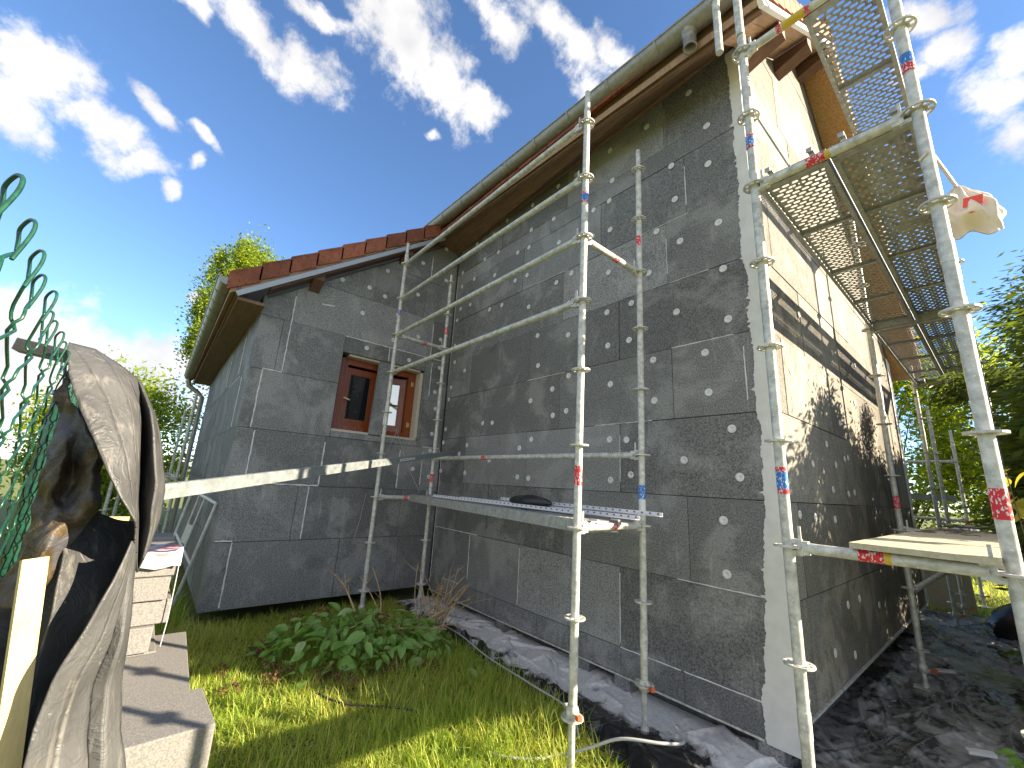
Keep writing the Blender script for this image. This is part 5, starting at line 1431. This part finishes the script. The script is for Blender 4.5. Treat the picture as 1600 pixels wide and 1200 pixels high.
tree('conifer', 'tall dark conifer rising above the others behind the gable scaffold', (2.4, 8.8), 6.4, (3.2, 1.45, 1.4, 3.2), 34000, .14, ['leaf_conifer', 'leaf_mid'], 'conifers beside the gable', 110, .12, droop=True, mixf=.2, lw=.28, shape=cone)
tree('conifer_sapling', 'low young conifer at the right edge beside the black sheet', (1.8, 1.75), 2.5, (1.25, .62, .55, 1.25), 14000, .10, ['leaf_conifer', 'leaf_mid'], 'conifers beside the gable', 50, .05, droop=True, mixf=.25, lw=.28, shape=cone)
# one long bough over the deck
bough = thing('conifer_bough', 'feathery conifer bough hanging over the scaffold planks', 'branch', (1.2, 4.3, 2.9))
mb = MB(); bp = catmull([(2.0, 4.5, 2.6), (1.5, 4.2, 2.95), (1.05, 3.9, 3.02), (.72, 3.7, 2.88)], 6); mb.path(bp, .018, 6, taper=.3); obj('stem', mb, 'bark', bough)
bpn = np.array(bp); ii = rng.integers(4, len(bpn), 1500); P = bpn[ii] + rng.normal(size=(1500, 3)) * np.array([.13, .16, .09]); P[:, 2] -= .05
V, Q = leaf_quads(P, .11, .03, np.tile(np.array([[-.6, -.3, -.4]]), (1500, 1)))
o = bpy.data.objects.new('foliage', big_mesh('foliage', V - np.array([1.2, 4.3, 2.9]), Q, 'leaf_conifer')); COL.objects.link(o); o.parent = bough
# trees at the back of the garden
for q, (x, y, h_, r_, l_) in enumerate([(-1.4, 15.5, 7.2, 1.9, 'sunlit green tree behind the far corner of the gable'), (1.0, 17.0, 7.0, 1.8, 'sunlit green tree behind the far scaffold posts'), (3.4, 16.0, 6.6, 1.8, 'green tree at the back of the lawn beyond the conifers'), (-4.6, 17.5, 8.0, 2.3, 'large green tree hidden mostly behind the gable')]):
    tree('garden_tree', l_, (x, y), h_, (h_ * .5, r_, r_, h_ * .5), 18000, .17, ['leaf_light', 'leaf_mid'], 'trees behind the lawn', 110, .14, mixf=.3, lw=.42)

# ------------------------------------------------------------------ cut hydrangea heap
hyd = thing('hydrangea_cuttings', 'heap of cut hydrangea with green leaves and brown dried flower heads', 'plant cuttings', (-2.9, -1.45, 0))
def leaf_mesh(L, W, bend, mat):
    mb = MB(); rows = []
    for i in range(6):
        t = i / 5; w = W * math.sin(math.pi * min(1, t * .93 + .05)) ** .75 * (1 - .25 * t)
        rows.append([(s_ * w / 2, L * t, -bend * t * t * L + abs(s_) * w * .16) for s_ in (-1, -.5, 0, .5, 1)])
    rows[-1] = [(s_ * .002, L, -bend * L) for s_ in (-1, -.5, 0, .5, 1)]
    mb.grid(rows); return mesh_from('leaf', mb, mat)
LM = [leaf_mesh(.115, .075, .25, 'hydrangea_leaf'), leaf_mesh(.11, .07, .5, 'hydrangea_leaf'), leaf_mesh(.15, .10, .15, 'hydrangea_leaf'), leaf_mesh(.12, .08, .35, 'hydrangea_pale'), leaf_mesh(.10, .07, .1, 'hydrangea_pale')]
axl = V3((.46, .89, 0)); axw = V3((.89, -.46, 0)); HC = V3((-2.92, -1.45, 0))
def heap(a, b): return max(0.0, 1 - (a / .82) ** 2 - (b / .46) ** 2)
cnt = 0
while cnt < 285:
    a, b = random.uniform(-.82, .82), random.uniform(-.46, .46); hh = heap(a, b)
    if hh <= .02: continue
    z = .05 + .31 * hh ** .6 * random.uniform(.45, 1.05)
    m = random.choices(LM, (4, 4, 3, 1.0, .8))[0]
    out = axl * a + axw * b; yaw = math.atan2(-out.x, out.y) + random.gauss(0, .9)
    o = place('leaf', m, hyd, HC + axl * a + axw * b + V3((0, 0, z)), (random.gauss(-.25, .45), random.gauss(0, .45), yaw)); s_ = random.uniform(.7, 1.15); o.scale = (s_, s_, s_)
    cnt += 1
fill = MB()
for k in range(420):
    a, b = random.uniform(-.84, .84), random.uniform(-.48, .48); hh = heap(a, b)
    if hh <= 0: continue
    p = HC + axl * a + axw * b + V3((0, 0, .03 + .29 * hh ** .6 * random.uniform(.3, 1.0)))
    me_ = LM[random.choice((0, 1, 2))]; M_ = Matrix.Translation(p) @ Matrix.Rotation(random.uniform(0, 6.28), 4, 'Z') @ Matrix.Rotation(random.gauss(-.3, .5), 4, 'X') @ Matrix.Scale(random.uniform(.45, .8), 4)
    fill.add([tuple(M_ @ v.co) for v in me_.vertices], [tuple(q.vertices) for q in me_.polygons], 0, True)
obj('small_leaves', fill, 'hydrangea_leaf', hyd, kind='stuff')
for k in range(7):
    a, b = random.uniform(-.5, 1.2), random.uniform(.4, .75)
    o = place('leaf', LM[random.randrange(5)], hyd, HC + axl * a + axw * b + V3((0, 0, .09)), (random.gauss(-.1, .3), random.gauss(0, .3), random.uniform(0, 6)))
def floret_mesh(r, n):
    P = rng.normal(size=(n, 3)); P /= np.linalg.norm(P, axis=1)[:, None]; P *= r * rng.uniform(.75, 1.05, n)[:, None]; P[:, 2] *= .6
    V, Q = leaf_quads(P - .006, .022, .018); return big_mesh('flower_head', V, Q, 'dry_floret')
FL = [floret_mesh(.075, 110), floret_mesh(.06, 80)]
for (a, b, z) in [(-.72, .16, .11), (-.62, .30, .07), (-.50, .38, .06), (-.80, .02, .10), (-.2, .44, .07), (-.05, .50, .07), (.22, .46, .07), (.32, .40, .08), (.62, .34, .06), (-.35, -.1, .32), (.15, -.05, .30), (-.55, .5, .05), (-.75, .62, .05), (-.95, .30, .05), (.0, .62, .04), (-.6, -.25, .24), (.05, .30, .2)]:
    place('flower_head', random.choice(FL), hyd, HC + axl * a + axw * b + V3((0, 0, z)), (random.uniform(-.4, .4), random.uniform(-.4, .4), random.uniform(0, 6)))
def twig(p, q, r, sag=.05, side=0):
    p, q = V3(p), V3(q); m_ = (p + q) / 2 + V3((random.gauss(0, .04), random.gauss(0, .04), sag + random.gauss(0, .03)))
    pts = catmull([tuple(p), tuple(m_), tuple(q)], 5); mb = MB(); mb.path(pts, r, 6, taper=.55)
    for i in range(side):
        c = V3(pts[random.randrange(4, 10)]); mb.path([tuple(c), tuple(c + V3((random.gauss(0, .08), random.gauss(0, .08), random.uniform(.04, .14))))], r * .55, 5, taper=.5)
    obj('twig', mb, 'twig_wood', hyd)
def at_h(a, b, z): return HC + axl * a + axw * b + V3((0, 0, z))
twig(at_h(-.05, -.25, .2), at_h(-.40, -.55, .58), .011, .03, 3); twig(at_h(.15, -.3, .2), at_h(.0, -.55, .62), .008, .0, 1)
twig(at_h(.2, -.3, .15), at_h(-.12, -.62, .52), .006, .02, 2)
for k in range(22):
    a0, b0 = random.gauss(.62, .10), random.gauss(-.28, .1)
    twig(at_h(a0, b0, .12), at_h(a0 + random.gauss(.04, .20), b0 - random.uniform(.0, .4), random.uniform(.22, .66)), random.uniform(.004, .009), random.uniform(-.02, .06), 2)
twig(at_h(.45, -.15, .16), at_h(.85, -.35, .30), .014, .02); twig(at_h(.7, -.2, .10), at_h(.95, -1.0, .72), .005, .22)
for k in range(12): twig(at_h(random.uniform(-.3, .8), random.uniform(-.3, .1), .22), at_h(random.uniform(-.1, 1.0), random.uniform(-.2, .35), random.uniform(.08, .3)), random.uniform(.003, .006), .04)
# weeds at the right edge
def weed(name, label, base, n, h_, mat, L=.09, f0=.45, spread=.12):
    r_ = thing(name, label, 'plant', base); b = V3(base); mb = MB(); tips = []
    for k in range(n):
        t = b + V3((random.gauss(0, spread), random.gauss(0, spread), h_ * random.uniform(max(.5, f0 - .05), 1.0))); mb.path([tuple(b), tuple((b + t) / 2 + V3((0, 0, .03))), tuple(t)], .004, 5, taper=.5); tips.append(t)
    obj('stem', mb, 'bark', r_)
    m = [leaf_mesh(L, L * .6, .3, mat), leaf_mesh(L * .8, L * .45, .5, mat)]
    for t in tips:
        for q in range(5):
            f = random.uniform(f0, 1); place('leaf', random.choice(m), r_, b + (t - b) * f, (random.gauss(-.2, .4), random.gauss(0, .4), random.uniform(0, 6.28)))
weed('weed', 'leafy green weed by the edge of the black sheet at the lower right', (.92, .95, .0), 12, .30, 'hydrangea_leaf')
weed('weed', 'small green weed nearer the camera beside the black sheet', (.90, .35, .0), 8, .22, 'hydrangea_leaf', .07)
weed('shrub', 'sprig of yellow green leaves growing up behind the outer scaffold tube', (1.06, .05, .0), 6, 1.75, 'leaf_yellow', .11, .93, .035)
twig_stick = MB(); twig_stick.path([(.72, .6, .09), (.86, 1.1, .13), (.95, 1.7, .10)], .009, 6); obj('stick', twig_stick, 'cable', None, 'bare pale stick lying on the black sheet beside the weeds', 'stick')
